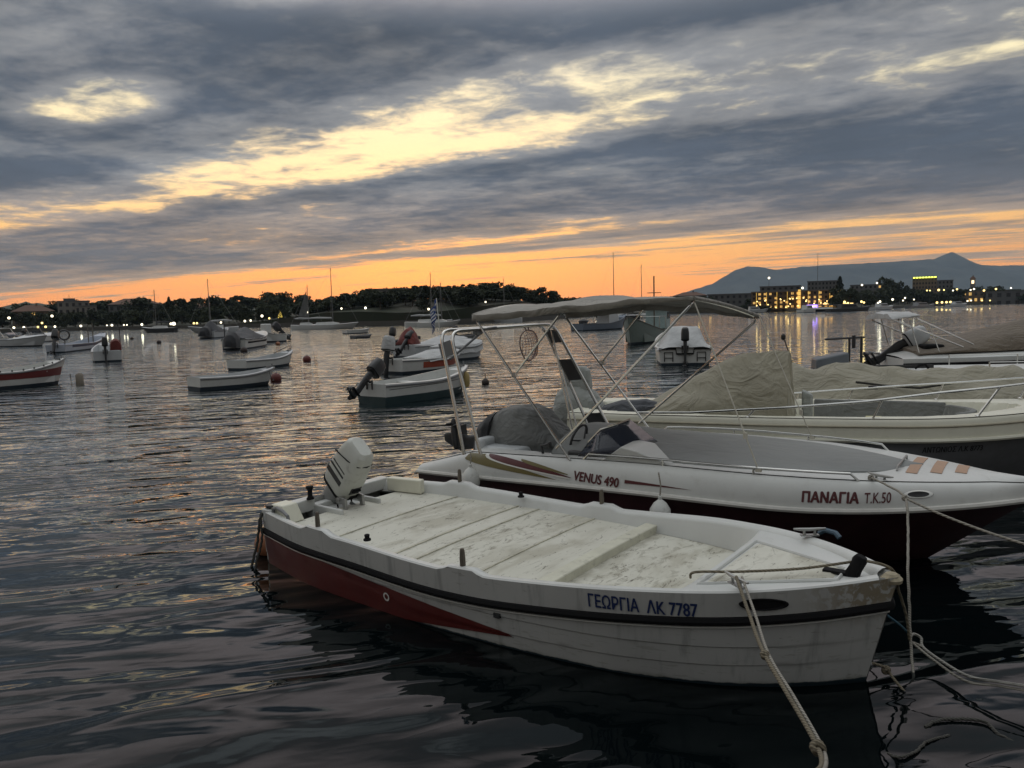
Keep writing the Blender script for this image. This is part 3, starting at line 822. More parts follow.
mb = MB(); rotb = Matrix.Rotation(R(24), 3, 'Y')
mb.loft([[Vector((4.80, .02, .62)) + rotb @ Vector((px, py, z)) for px, py in rrect(w, l, w * .45)] for z, l, w in ((-.03, .09, .075), (.05, .075, .06), (.11, .08, .065), (.135, .06, .05))])
mb.box((4.74, .02, .625), (.20, .06, .02)); mb.build('bow_bitt', BLACK_RUB, skiff, bevel=.004)
mb = MB(); mb.tube([(4.43, .66, .64), (4.47, .64, .672), (4.55, .60, .675), (4.58, .585, .65)], .018, 8); mb.build('bow_chock', pmat('blue_grey_plastic', (.05, .09, .13), .5), skiff)
for sd in (-1, 1):
    ang = [2 * math.pi * k / 24 for k in range(24)]; mb = MB()
    e = lambda k, off: [h1.surf(4.47 + .115 * k * math.cos(a), .560 + .036 * k * math.sin(a), sd, off) for a in ang]
    mb.loft([e(1.0, .004), e(.98, .012), e(.86, .012), e(.80, .002), e(.05, .003)], lambda i, j: 0, cap0=False)
    mb.build('oval_vent', BLACK_RUB, skiff)
mb = MB(); mb.tube([(4.83, 0, .16), (4.90, 0, .15), (4.915, 0, .11), (4.88, 0, .09), (4.83, 0, .10)], .009, 8); mb.build('stem_eye', GALV, skiff)
mb = MB(); mb.lathe([(.055, 0), (.06, .02), (.03, .05), (.0, .055)], 12, (B1L - .04, 0, .63)); mb.build('stem_cap', pmat('bare_weathered_stem', (.30, .26, .18), .8, var=.35, scale=18), skiff)
hull_text(h1, 'ΓΕΩΡΓΙΑ  ΛK 7787', -1, 3.53, 4.15, .456, .470, .080, NAVY_INK, skiff, 'boat_name', bold=.03)
mb = MB(); p = h1.surf(2.85, .26, -1, .005); mb.box(p, (.05, .02, .03)); mb.build('drain', DARKPLAST, skiff)
outboard(skiff, (.11, .02, .33), 42, .90, pmat('aged_white_cowl', (.50, .51, .47), .35, var=.06, scale=4, dirt=.45, dirt_col=(.2, .19, .15)), pmat('worn_grey_leg', (.26, .265, .26), .45, var=.2, scale=8, dirt=.5), rz=R(-4), detail=True)
# ------------------------------------------------------------------ the speedboat with the bimini
class Topside:
    """deck moulding above the rub rail: side panel rising from the rail and rolling inboard"""
    def __init__(s, hull, hfun, inset): s.h, s.hf, s.inset = hull, hfun, inset
    def y(s, t, k):            # k 0..1 up the side panel
        return max(.003, s.h.beam(t) + .012 - (s.inset * (1 - math.cos(k * 1.35)) / (1 - math.cos(1.35))) * min(1, s.h.beam(t) / .3))
    def z(s, t, k): return s.h.sheer0(t) + s.hf(t) * math.sin(k * 1.45) / math.sin(1.45)
    def pt(s, t, k, side): return Vector((t * s.h.L, side * s.y(t, k), s.z(t, k)))
    def surf(s, x, z, side, off=.003):
        t = min(.999, max(0, x / s.h.L)); zr = s.h.sheer0(t)
        a = max(0, min(1, (z - zr) / s.hf(t))) * math.sin(1.45); k = math.asin(min(1, a)) / 1.45
        return s.pt(t, k, side) + Vector((0, side * off * .9, off * .4))
B2L = 5.82
h2 = Hull(B2L, [.834, .937, 1.01, 1.074, 1.077, .95, .646, .307, .02], [.431, .499, .553, .548, .614], draft=.25, rake=.75, ratio=(.90, .42))
tp2 = Topside(h2, lambda t: .245 * min(1, .30 + t * 5.2) * (1 if t < .7 else 1 - .50 * ((t - .7) / .3) ** 1.5), .12)
sport = thing('moored_speedboat', 'white speedboat under a grey bimini, with olive and maroon swooshes, behind the front skiff', 'boat', (-.627, 9.355, 0), rz=-.6)
h2.skin(MB(), 70, 12).build('hull', pmat('black_red_hull', (.030, .009, .011), .5, var=.3), sport)
mb = MB()
for sd in (-1, 1):
    mb.grid([[tp2.pt(t, k / 8, sd) for k in range(9)] for t in [i / 79 * .998 for i in range(80)]])
mb.add([tp2.pt(0, k / 8, -1) for k in range(9)] + [tp2.pt(0, k / 8, 1) for k in range(8, -1, -1)], [tuple(range(18))])
mb.build('deck_moulding', GEL, sport, smooth=40)
h2.rail(MB(), .0, .045, .034, n=80, out=.012).build('rub_rail', pmat('pale_rub_rail', (.58, .57, .53), .35), sport)
# full deck with a sunken cockpit between the coamings
def deck2(t, v):
    b = tp2.y(t, 1); z = tp2.z(t, 1); y = v * b; x = t * B2L
    z += .035 * (1 - v * v) * (1 if t > .8 else 0) * min(1, (t - .8) / .05 if t > .8 else 0) + .008
    inside = b - abs(y)
    if .06 < t < .86:
        e = ((x - 2.6) / 2.32); lim = max(0, 1 - abs(e) ** 3.5) ** .5 * (b - .20)
        if abs(y) < lim: z -= min(.30, (lim - abs(y)) * 6)
    return Vector((x, y, z))
mb = MB(); mb.grid([[deck2(i / 89 * .998, -1 + 2 * j / 40) for j in range(41)] for i in range(90)]); mb.build('deck', GEL, sport, smooth=40)
# taut grey cover over the forward cockpit
P = []
for i in range(50):
    f = i / 49; x = 1.75 + (5.02 - 1.75) * f; t = x / B2L
    w = (tp2.y(t, 1) - .13) * (max(0.0, 1 - max(0, (f - .30) / .70) ** 3.6)) ** .5
    row = []
    for j in range(21):
        v = -1 + 2 * j / 20
        z = tp2.z(t, 1) + .020 + .03 * (1 - v * v) + .17 * (1 - v * v) ** .7 * max(0, 1 - f / .55) ** 1.3 - .006 * math.sin(f * 30 + v * 3) * (1 - v * v)
        row.append((x, w * v, z))
    P.append(row)
mb = MB(); mb.slab(P, .03); mb.build('cockpit_cover', F_COCK, sport, smooth=50)
# side graphics
sw = lambda name, m_, x0, x1, lo, hi, off: [decal_t(tp2, x0, x1, lo, hi, off, sides=(q,)).build(name, m_, sport) for q in (-1, 1)]
def decal_t(tp, x0, x1, lo, hi, off=.004, n=40, k=4, sides=(-1,)):
    mb = MB()
    for sd in sides:
        P = []
        for i in range(n):
            x = x0 + (x1 - x0) * i / (n - 1); t = x / tp.h.L; zr, hf = tp.h.sheer0(t), tp.hf(t); a, b = lo(x), hi(x)
            P.append([tp.surf(x, zr + hf * (a + (b - a) * j / k), sd, off) for j in range(k + 1)])
        mb.grid(P)
    return mb
def lens(x0, x1, p): return lambda x: math.sin(math.pi * min(1, max(0, (x - x0) / (x1 - x0))) ** p)
sw('olive_swoosh', OLIVE_INK, .72, 2.0, lambda x: .80 - .62 * ((x - .72) / 1.28) ** .55, lambda x: min(.97, .80 + .9 * ((x - .72) / 1.28) ** .5) if x < 1.05 else .97 - .80 * ((x - 1.05) / .95) ** .8, .004)
sw('white_swoosh_edge', WHITE_INK, 1.00, 2.12, lambda x: .92 - .66 * ((x - 1.0) / 1.12) ** .6, lambda x: .99 - .70 * ((x - 1.0) / 1.12) ** 1.1 if x > 1.02 else .99, .006)
sw('maroon_swoosh', MAROON_INK, 1.05, 2.14, lambda x: .93 - .62 * ((x - 1.05) / 1.09) ** .6, lambda x: .985 - .66 * ((x - 1.05) / 1.09) ** 1.4, .008)
sw('olive_streak', OLIVE_INK, 1.5, 2.10, lambda x: .83 - .42 * ((x - 1.5) / .6) ** .7, lambda x: .88 - .44 * ((x - 1.5) / .6) ** 1.2, .010)
sw('maroon_line', MAROON_INK, 2.72, 3.36, lambda x: .30 + .02 * (x - 2.7), lambda x: .30 + .02 * (x - 2.7) + .13 * (1 - (x - 2.72) / .66), .004)
hull_text(tp2, 'VENUS 490', -1, 2.17, 2.66, .592, .577, .085, MAROON_INK, sport, 'model_lettering', bold=.04, shear=.10)
hull_text(tp2, 'ΠΑΝΑΓΙΑ', -1, 4.26, 4.66, .612, .618, .080, MAROON_INK, sport, 'boat_name', bold=.05)
hull_text(tp2, 'T.K.50', -1, 4.70, 4.88, .620, .628, .080, MAROON_INK, sport, 'port_number', bold=.014)
# tread strips, grab handle and fairlead on the foredeck
for x, y0, y1 in ((4.93, -.36, .42), (5.10, -.26, .32), (5.27, -.16, .22)):
    mb = MB(); P = []
    for i in range(2):
        row = []
        for j in range(9):
            y = y0 + (y1 - y0) * j / 8; q = deck2((x + .085 * i) / B2L, y / tp2.y((x + .085 * i) / B2L, 1)); row.append((q.x, q.y, q.z + .006))
        P.append(row)
    mb.slab(P, .004); mb.build('tread_strip', TAN_STRIP, sport)
mb = MB()
q0, q1 = deck2(4.86 / B2L, -.48), deck2(4.86 / B2L, .42)
mb.tube([q0 + Vector((0, 0, .0)), q0 + Vector((0, .02, .035)), q1 + Vector((0, -.02, .035)), q1], .009, 8); mb.build('deck_handle', GALV, sport)
for sd in (-1, 1):
    mb = MB(); ang = [2 * math.pi * k / 20 for k in range(20)]
    e = lambda k, off: [tp2.surf(5.06 + .10 * k * math.cos(a), .690 + .030 * k * math.sin(a), sd, off) for a in ang]
    mb.loft([e(1, .002), e(.97, .010), e(.72, .010)], 0, cap0=False, cap1=False); mb.loft([e(.72, .009), e(.05, .004)], 1, cap0=False)
    mb.build('bow_fairlead', [STEEL, BLACK_INK], sport)
for sd in (-1, 1):
    mb = MB(); pts = []
    for x in np.linspace(2.28, 4.58, 14):
        t = x / B2L; pts.append((x, sd * (tp2.y(t, 1) + .0), tp2.z(t, 1) + .055))
    pts = [(2.22, sd * tp2.y(.385, 1), tp2.z(.385, 1))] + pts + [(4.64, sd * (tp2.y(.797, 1)), tp2.z(.797, 1))]
    mb.tube(pts, .011, 8)
    for x in (3.05, 3.85):
        t = x / B2L; mb.tube([(x, sd * tp2.y(t, 1), tp2.z(t, 1) - .01), (x, sd * tp2.y(t, 1), tp2.z(t, 1) + .055)], .010, 8)
    mb.build('grab_rail', STEEL, sport)
mb = MB(); cleat(mb, (4.78, -.62, tp2.z(4.78 / B2L, 1) - .01), -.5, 1.1); mb.build('bow_cleat', GALV, sport)
# windscreen and its moulded wing
m, nt, b = new_mat('tinted_screen'); b.inputs['Base Color'].default_value = (.020, .025, .040, 1); b.inputs['Roughness'].default_value = .06; b.inputs['Alpha'].default_value = .80; b.inputs['IOR'].default_value = 1.5
SCREEN = m
P0 = [(2.10, -.84, .78), (2.38, -.86, .83), (2.66, -.78, .87), (2.80, -.52, .93), (2.84, -.2, .97), (2.80, .2, .97), (2.76, .52, .93)]
P1 = [(2.14, -.70, .90), (2.28, -.70, 1.04), (2.42, -.62, 1.09), (2.48, -.46, 1.12), (2.50, -.2, 1.14), (2.48, .2, 1.14), (2.44, .46, 1.12)]
mb = MB(); mb.grid([[Vector(a).lerp(Vector(c), j / 5) for j in range(6)] for a, c in zip(P0[:4], P1[:4])]); ws = mb.build('windscreen', SCREEN, sport, solid=.006)
mb = MB(); mb.tube([Vector(p) for p in P1[:4]], .009, 8); mb.build('screen_trim', STEEL, ws)
mb = MB(); mb.loft([[(2.36, -.93, .74), (2.36, -.60, .86), (2.36, -.60, .76), (2.36, -.90, .72)], [(2.62, -.95, .93), (2.62, -.60, .95), (2.62, -.60, .76), (2.62, -.93, .74)], [(2.78, -.965, .905), (2.85, -.70, .95), (2.85, -.62, .78), (2.80, -.95, .75)], [(3.16, -.97, .79), (3.16, -.93, .795), (3.16, -.92, .78), (3.16, -.96, .775)]])
mb.build('screen_wing', GEL, sport, bevel=.012)
mb = MB(); mb.box((2.2, -.55, .74), (.5, .5, .16)); mb.box((2.46, -.52, .86), (.10, .42, .10)); mb.build('dash_console', DARKPLAST, sport, bevel=.02)
mb = MB(); ring = [Vector((1.93 + .05 * math.sin(a), -.52 + .15 * math.cos(a), .90 + .14 * math.sin(a))) for a in [2 * math.pi * k / 20 for k in range(21)]]
mb.tube(ring, .013, 8)
for k in (3, 10, 17): mb.tube([ring[k], (1.99, -.52, .88)], .009, 6)
mb.tube([(1.99, -.52, .88), (2.15, -.52, .84)], .02, 8); mb.build('steering_wheel', DARKPLAST, sport)
mb = MB(); mb.tube([(1.66, -.78, .74), (1.64, -.78, .84), (1.72, -.78, .86)], .014, 8); mb.lathe([(.02, 0), (.022, .05), (.012, .06)], 8, (1.74, -.78, .83)); mb.build('throttle_lever', DARKPLAST, sport)
# bench and covered tilted motor at the stern
mb = MB(); mb.box((.95, 0, .62), (.55, 1.2, .24)); mb.box((.70, 0, .74), (.14, 1.2, .16)); mb.build('stern_bench', GEL_GREY, sport, bevel=.04)
outboard(sport, (.52, -.02, .58), 84, .85, DARKPLAST, DARKPLAST)
def lump(secs, mat_, name, parent, n=22, wrinkle=.018, seed=1, power=2.6):
    """a draped cover: (x, half width, base z, top z, y shift) sections, superelliptic with pulled folds"""
    rings = []
    rnd = random.Random(seed); ph = [rnd.uniform(0, 6) for _ in range(6)]
    for i, (x, w, z0, z1, ys) in enumerate(secs):
        ring = []
        for k in range(n + 1):
            a = math.pi * k / n; c, s_ = math.cos(a), math.sin(a)
            q = (abs(c) ** power + abs(s_) ** power) ** (-1 / power)
            f = wrinkle * (math.sin(7 * a + ph[0] + x * 5) + .7 * math.sin(13 * a + ph[1] + x * 9)) * (1 - .5 * s_)
            ring.append((x + f * .4, ys + c * q * (w + f), z0 + s_ * q * (z1 - z0 + f)))
        rings.append(ring)
    P = []
    for i in range(len(rings) - 1):
        for k in range(4):
            t = k / 4; t = t * t * (3 - 2 * t)
            P.append([Vector(p).lerp(Vector(q), t) for p, q in zip(rings[i], rings[i + 1])])
    P.append([Vector(p) for p in rings[-1]])
    mb = MB(); mb.grid(P)
    for r_ in (P[0], P[-1]): mb.add(r_, [tuple(range(len(r_)))])
    return mb.build(name, mat_, parent, smooth=50)
lump([(.48, .10, .66, .80, -.02), (.56, .30, .68, 1.00, -.02), (.70, .38, .68, 1.11, 0), (.98, .40, .68, 1.15, 0), (1.14, .38, .68, 1.11, 0), (1.36, .33, .68, .90, 0), (1.50, .24, .68, .76, 0)], F_GREY, 'motor_cover', sport, seed=3)
lump([(.40, .12, .60, .78, -.05), (.47, .34, .64, .96, -.05), (.60, .43, .66, 1.06, -.02), (.68, .44, .66, 1.09, 0)], F_BLACKC, 'cover_side_panel', sport, seed=4)
# ski arch in stainless tube
arch = None
mb = MB()
def arc(pts, rr, n=6):
    """round the corners of a polyline"""
    out = [Vector(pts[0])]
    for i in range(1, len(pts) - 1):
        p, a, c = Vector(pts[i]), Vector(pts[i - 1]), Vector(pts[i + 1])
        u1 = (a - p).normalized(); u2 = (c - p).normalized(); r_ = min(rr, (a - p).length * .45, (c - p).length * .45)
        for k in range(n + 1):
            t = k / n; out.append((p + u1 * r_) * (1 - t) ** 2 + p * 2 * t * (1 - t) + (p + u2 * r_) * t * t)
    return out + [Vector(pts[-1])]
mb.tube(arc([(.76, -.94, .70), (.46, -.92, 2.03), (.62, .92, 2.05), (1.28, .92, .76)], .16), .019, 10)
mb.tube(arc([(.98, -.94, .72), (.60, -.92, 2.02), (.78, .92, 2.05), (1.54, .92, .80)], .16), .019, 10)
ar = mb.build('ski_arch', STEEL, sport)
mb = MB(); mb.box((.545, -.925, 1.83), (.17, .012, .16), rot=Matrix.Rotation(R(-16), 3, 'Y')); mb.build('arch_plate', GREYPLAST, ar, bevel=.004)
A0, A1, C0, C1 = Vector((.635, .92, 2.00)), Vector((1.28, .92, .76)), Vector((.80, .92, 2.00)), Vector((1.54, .92, .80))
for f0, f1 in ((.02, .15), (.32, .53), (.86, .99)):
    mb = MB(); q = [A0.lerp(A1, f0), C0.lerp(C1, f0), C0.lerp(C1, f1), A0.lerp(A1, f1)]
    mb.loft([[p + Vector((0, -.012, 0)) for p in q], [p + Vector((0, .012, 0)) for p in q]]); mb.build('step_plate', DARKPLAST, ar)
mb = MB(); mb.tube([(1.16, .70, .74), (.86, .74, 1.98)], .012, 8); mb.tube([(1.26, .66, .74), (1.02, .70, 1.5)], .012, 8); mb.build('arch_brace', STEEL, ar)
mb = MB(); mb.tube([(.56, -.88, 1.72), (.66, -.35, 2.03), (.70, -.20, 2.04)], .014, 8); mb.box((.62, -.45, 1.99), (.06, .10, .05)); mb.build('arch_stay', GREYPLAST, ar)
# bimini frame, canvas and straps
def bow(mb, base, top, crown=.11, hw=.92, rad=.0125):
    cf = crown if callable(crown) else (lambda v: crown * (1 - v * v))
    pts = [(base[0], -base[1], base[2]), (top[0], -hw, top[1] - .05 + cf(-1))] + [(top[0], hw * v, top[1] + cf(v)) for v in np.linspace(-.94, .94, 13)] + [(top[0], hw, top[1] - .05 + cf(1)), (base[0], base[1], base[2])]
    mb.tube(arc(pts, .09), rad, 8)
TOPS = [(.96, 2.18), (2.03, 2.25), (2.75, 2.24), (3.30, 2.19)]
def ctw(x): return max(0.0, min(1.0, (x - 2.1) / 1.1)) ** 1.3          # the front bow has slipped: near end high, far end low
def ctop(x, v): return -.095 * v * ctw(x) + (.095 - .075 * ctw(x)) * (1 - min(1, v * v))
mb = MB(); bow(mb, (2.08, .96, .76), TOPS[0]); bow(mb, (1.92, .95, .86), TOPS[3], crown=lambda v: ctop(3.3, v)); fr = mb.build('bimini_frame', STEEL, sport)
for sd in (-1, 1):
    mb = MB(); mb.tube([(1.44, sd * .94, 1.58), (2.00, sd * .93, 2.20)], .0115, 8); mb.box((1.44, sd * .945, 1.58), (.05, .04, .05)); mb.build('bimini_strut', STEEL, fr)
P = []
for i in range(56):
    f = i / 55; x = .93 + (3.33 - .93) * f; zt = float(np.interp(x, [a for a, _ in TOPS], [c for _, c in TOPS]))
    k = min(abs(x - a) for a, _ in TOPS); sag = .030 * math.sin(min(1, k / .5) * math.pi / 2)
    row = []
    for j in range(27):
        v = -1.10 + 2.20 * j / 26; y = max(-.94, min(.94, .92 * v)); ov = max(0, abs(v) - 1)
        z = zt + .018 + ctop(x, max(-1, min(1, v))) - sag * (1 - min(1, v * v) * .6) - ov * .75 * (1 - .5 * ctw(x)) + .004 * math.sin(x * 21 + v * 5)
        row.append((x, y * (1 + .02 * (ov > 0)), z))
    P.append(row)
mb = MB(); mb.grid(P)
cv = mb.build('bimini_canvas', F_TAUPE, sport, smooth=60, solid=.006)
for x, zt in (TOPS[0], TOPS[3]):
    mb = MB(); mb.tube([(x + (-.03 if x < 1 else .03), .94 * v, zt + .006 + ctop(x, v)) for v in np.linspace(-1, 1, 17)], .018, 8); mb.build('canvas_hem', F_TAUPE, cv)
for sd in (-1, 1):
    mb = MB(); a, c = Vector((3.33, sd * .92, 2.19 - sd * .06)), Vector((3.89, sd * .93, .83)); mb.tube([a, a.lerp(c, .80)], .013, 6, flat=.4); mb.tube([a.lerp(c, .78), c], .006, 6); mb.box(a.lerp(c, .80), (.03, .03, .05)); mb.box(c, (.05, .03, .03))
    mb.build('canvas_strap', pmat('cream_webbing', (.52, .50, .42), .8), sport)
# ------------------------------------------------------------------ things that hang on the speedboat
def fender(loc, s, label, ln, name='boat_fender'):
    t = thing(name, label, 'fender', loc, group='white fenders hung along the speedboat')
    mb = MB(); mb.lathe([(.0, -.26 * s), (.08 * s, -.25 * s), (.14 * s, -.18 * s), (.155 * s, -.06 * s), (.145 * s, .06 * s), (.09 * s, .15 * s), (.028 * s, .20 * s), (.028 * s, .25 * s), (.0, .255 * s)], 18)
    mb.build('body', pmat('white_fender_vinyl', (.60, .61, .58), .5, dirt=.4), t)
    mb = MB(); mb.tube([(0, 0, .24 * s), (.01, .02, .24 * s + ln * .5), (.0, .06, .24 * s + ln)], .007, 6); mb.build('line', rope_mat('grey_rope', (.30, .28, .24)), t)
    return t
p = to_world(sport, (.96, -1.10, .49)); fender(p, .62, 'white fender on a short line below the ski arch leg', .12)
p = to_world(sport, (3.13, -1.23, .43)); fender(p, .62, 'white fender hanging amidships below the maroon line on the speedboat', .20)
fl = thing('greek_flag', 'blue and white striped flag hanging limp on a staff above the ski arch', 'flag', to_world(sport, (.46, -.92, 2.02)), rz=-.6)
mb = MB(); mb.tube([(.0, 0, 0), (-.03, 0, .36)], .005, 6); mb.build('staff', WHITE_INK, fl)
FB, FW = pmat('flag_blue', (.02, .06, .22), .8), pmat('flag_white', (.60, .61, .63), .8)
P = []
for i in range(28):          # along the fly, folded back on itself by its own weight
    f = i / 27
    row = []
    for j in range(10):
        g = j / 9
        row.append((-.03 + .002 - .070 * math.sin(f * 2.2) - .012 * math.sin(f * 13 + g * 2), .035 * math.sin(f * 9 + g) * f, .355 - .20 * g * (1 - .25 * f) - .24 * f ** 1.1))
    P.append(row)
mb = MB()
def fm(i, j):
    if i < 10 and j < 5: return 1 if (abs(i - 4.5) < 1 or j == 2) else 0
    return j % 2
mb.grid(P, fm); mb.build('cloth', [FB, FW], fl, smooth=60, solid=.002)
nt_ = thing('landing_net', 'round landing net hanging from the top bar of the ski arch', 'net', to_world(sport, (.68, .50, 1.80)), rz=-.6)
mb = MB(); ring = [Vector((.05 * math.sin(a * 2) * .3, .19 * math.cos(a), .19 * math.sin(a))) for a in [2 * math.pi * k / 28 for k in range(29)]]
mb.tube(ring, .008, 6); mb.tube([(0, .0, .19), (.0, .0, .25)], .008, 6); mb.tube([(0, -.05, .19), (.05, -.16, .22)], .007, 6); mb.build('hoop', pmat('net_hoop', (.20, .15, .15), .6), nt_)
mb = MB()
for k in range(-5, 6):
    q = k * .034; w = math.sqrt(max(0, .185 ** 2 - q * q))
    for pts in ([(.10 * (1 - (y / .19) ** 2) * (1 - (q / .19) ** 2), y, q + y * .25 * .4) for y in np.linspace(-w, w, 9)], [(.10 * (1 - (z / .19) ** 2) * (1 - (q / .19) ** 2), q, z) for z in np.linspace(-w, w, 9)]):
        mb.tube(pts, .0036, 4)
mb.build('netting', pmat('pinkish_net', (.36, .24, .22), .8), nt_)

# ------------------------------------------------------------------ the grey and cream boat with the khaki console cover
B3L = 6.3
h3 = Hull(B3L, [.92, 1.0, 1.05, 1.08, 1.06, .96, .70, .36, .02], [.56, .57, .585, .62, .74], draft=.28, rake=.8, ratio=(.90, .45))
tp3 = Topside(h3, lambda t: .245, .05)
con = thing('console_boat', 'cream and grey open boat with steel rails and a peaked khaki console cover', 'boat', (1.1, 11.4, 0), rz=-.39)
h3.skin(MB(), 60, 12).build('hull', pmat('slate_grey_hull', (.18, .185, .195), .5, var=.12, dirt=.3), con)
mb = MB()
for sd in (-1, 1): mb.grid([[tp3.pt(t, k / 8, sd) for k in range(9)] for t in [i / 69 * .998 for i in range(70)]])
mb.add([tp3.pt(0, k / 8, -1) for k in range(9)] + [tp3.pt(0, k / 8, 1) for k in range(8, -1, -1)], [tuple(range(18))])
mb.build('cream_band', GEL_CREAM, con, smooth=40)
mb = MB()
for sd in (-1, 1): mb.tube([Vector((t * B3L, sd * (tp3.y(t, .5) + .006), tp3.z(t, .5))) for t in [i / 59 * .99 for i in range(60)]], .013, 6)
mb.build('band_groove', pmat('tan_moulding', (.40, .37, .28), .5), con)
h3.rail(MB(), 0, .05, .04, n=70, out=.012).build('rub_rail', GEL_CREAM, con)
def deck3(t, v):
    b = tp3.y(t, 1); y = v * b; x = t * B3L; z = tp3.z(t, 1) + .01
    lim = max(0, 1 - abs((x - 2.7) / 2.75) ** 5) ** .5 * (b - .20)
    if abs(y) < lim: z -= min(.26, (lim - abs(y)) * 7)
    return Vector((x, y, z))
mb = MB(); mb.grid([[deck3(i / 79 * .998, -1 + 2 * j / 40) for j in range(41)] for i in range(80)]); mb.build('deck', GEL_CREAM, con, smooth=40)
# bow seat cushions
mb = MB(); P = []
for sd, x0, x1 in ((1, 3.15, 4.78),):
    rings = []
    for x in np.linspace(x0, x1, 12):
        t = x / B3L; b = tp3.y(t, 1) - .24
        rings.append([(x, b + .0, .60), (x, b + .02, .86), (x, b - .06, .875), (x, b - .12, .62)])
    mb.loft(rings)
mb.build('seat_back', F_GREY, con, bevel=.02)
mb = MB(); rings = []
for a in np.linspace(-1, 1, 13):
    x = 5.02 - .22 * a * a; y = a * .42; rings.append([(x, y, .60), (x + .03, y, .86), (x - .05, y, .87), (x - .11, y, .62)])
mb.loft(rings); mb.build('bow_cushion', F_GREY, con, bevel=.02)
mb = MB(); mb.box((3.9, .28, .68), (.20, .12, .05)); mb.build('seat_pad', pmat('pale_yellow_pad', (.45, .42, .22), .8), con, bevel=.01)
# rails
def rail3(side, pts, posts, name):
    mb = MB(); mb.tube(pts, .0145, 8)
    for a, c in posts: mb.tube([a, c], .0125, 8); mb.lathe([(.03, 0), (.03, .012), (.015, .02)], 8, a)
    mb.build(name, STEEL, con)
rail3(-1, [(1.0, -.96, .84), (1.69, -.98, .86), (2.78, -1.0, .95), (3.76, -.99, 1.05), (4.52, -.94, 1.16), (5.1, -.82, 1.22), (5.6, -.60, 1.27), (6.0, -.34, 1.29), (6.18, 0, 1.30)],
      [((2.4, -1.0, .82), (2.48, -1.0, .92)), ((3.82, -.98, .83), (3.92, -.98, 1.07)), ((4.92, -.84, .88), (5.14, -.81, 1.225)), ((5.7, -.46, .95), (5.85, -.44, 1.28))], 'bow_rail')
rail3(1, [(1.6, .98, .83), (2.75, 1.0, .91), (3.6, 1.0, .99), (4.14, .98, 1.04), (5.0, .85, 1.12), (5.6, .62, 1.20), (6.0, .34, 1.27), (6.18, 0, 1.30)],
      [((2.9, 1.0, .82), (2.95, 1.0, .93)), ((3.6, 1.0, .83), (3.66, 1.0, 1.0)), ((4.7, .90, .87), (4.78, .90, 1.09)), ((5.6, .52, .95), (5.7, .54, 1.22))], 'bow_rail')
mb = MB(); mb.box((3.92, 1.02, 1.02), (.12, .06, .05)); mb.build('rail_clamp', DARKPLAST, con)
hull_text(h3, 'ΑΝΤΩΝΙΟΣ Λ.K 8773', -1, 4.35, 4.98, .46, .495, .065, BLACK_INK, con, 'boat_name', bold=.016, shear=.12)
# peaked console cover: steep forward face, long slope aft
P = []
for i in range(26):
    f = i / 25; x = .95 + 1.90 * f
    top = float(np.interp(x, [.95, 1.15, 2.05, 2.20, 2.62, 2.86], [.88, 1.0, 1.50, 1.56, 1.60, 1.60])); w = float(np.interp(x, [.95, 1.4, 2.6, 2.86], [.55, .62, .56, .50]))
    row = []
    for j in range(25):
        v = -1 + 2 * j / 24; a = abs(v); zz = top - (top - .80) * (a * .62 + .38 * a ** 2.2) + .026 * math.sin(v * 9 + x * 5.3) * a + .006 * math.sin(x * 17 + v * 6)
        row.append((x + .02 * math.sin(v * 9), w * v * (1 + .06 * a), max(.66, zz if a < .97 else .68)))
    P.append(row)
mb = MB(); mb.grid(P)
row = P[-1]; mb.grid([row, [(x + .04 + .02 * math.sin(y * 16), y * 1.05, .70 + .02 * math.sin(y * 9)) for x, y, z in row]])
mb.build('console_cover', F_KHAKI, con, smooth=50)
mb = MB(); mb.loft([[(3.0, .32 + y, z) for y, z in ((-.16, .66), (.16, .66), (.12, 1.05), (-.12, 1.05))], [(3.14, .32 + y, z) for y, z in ((-.16, .66), (.16, .66), (.10, .98), (-.10, .98))]]); mb.build('side_locker', F_GREEN, con, bevel=.03)
outboard(con, (-.02, 0, .62), 0, .95, F_GREEN, DARKPLAST)
lump([(-.50, .10, .55, .80, 0), (-.44, .24, .52, .98, 0), (-.30, .30, .50, 1.12, 0), (-.05, .31, .50, 1.14, 0), (.14, .28, .52, 1.0, 0), (.26, .20, .54, .82, 0)], F_GREEN, 'motor_cover', con, seed=9)
lump([(.35, .20, .74, .84, -.3), (.6, .26, .74, .92, -.3), (.95, .25, .76, .95, -.3), (1.15, .15, .78, .90, -.3)], F_RUG, 'folded_awning', con, seed=11, power=2)

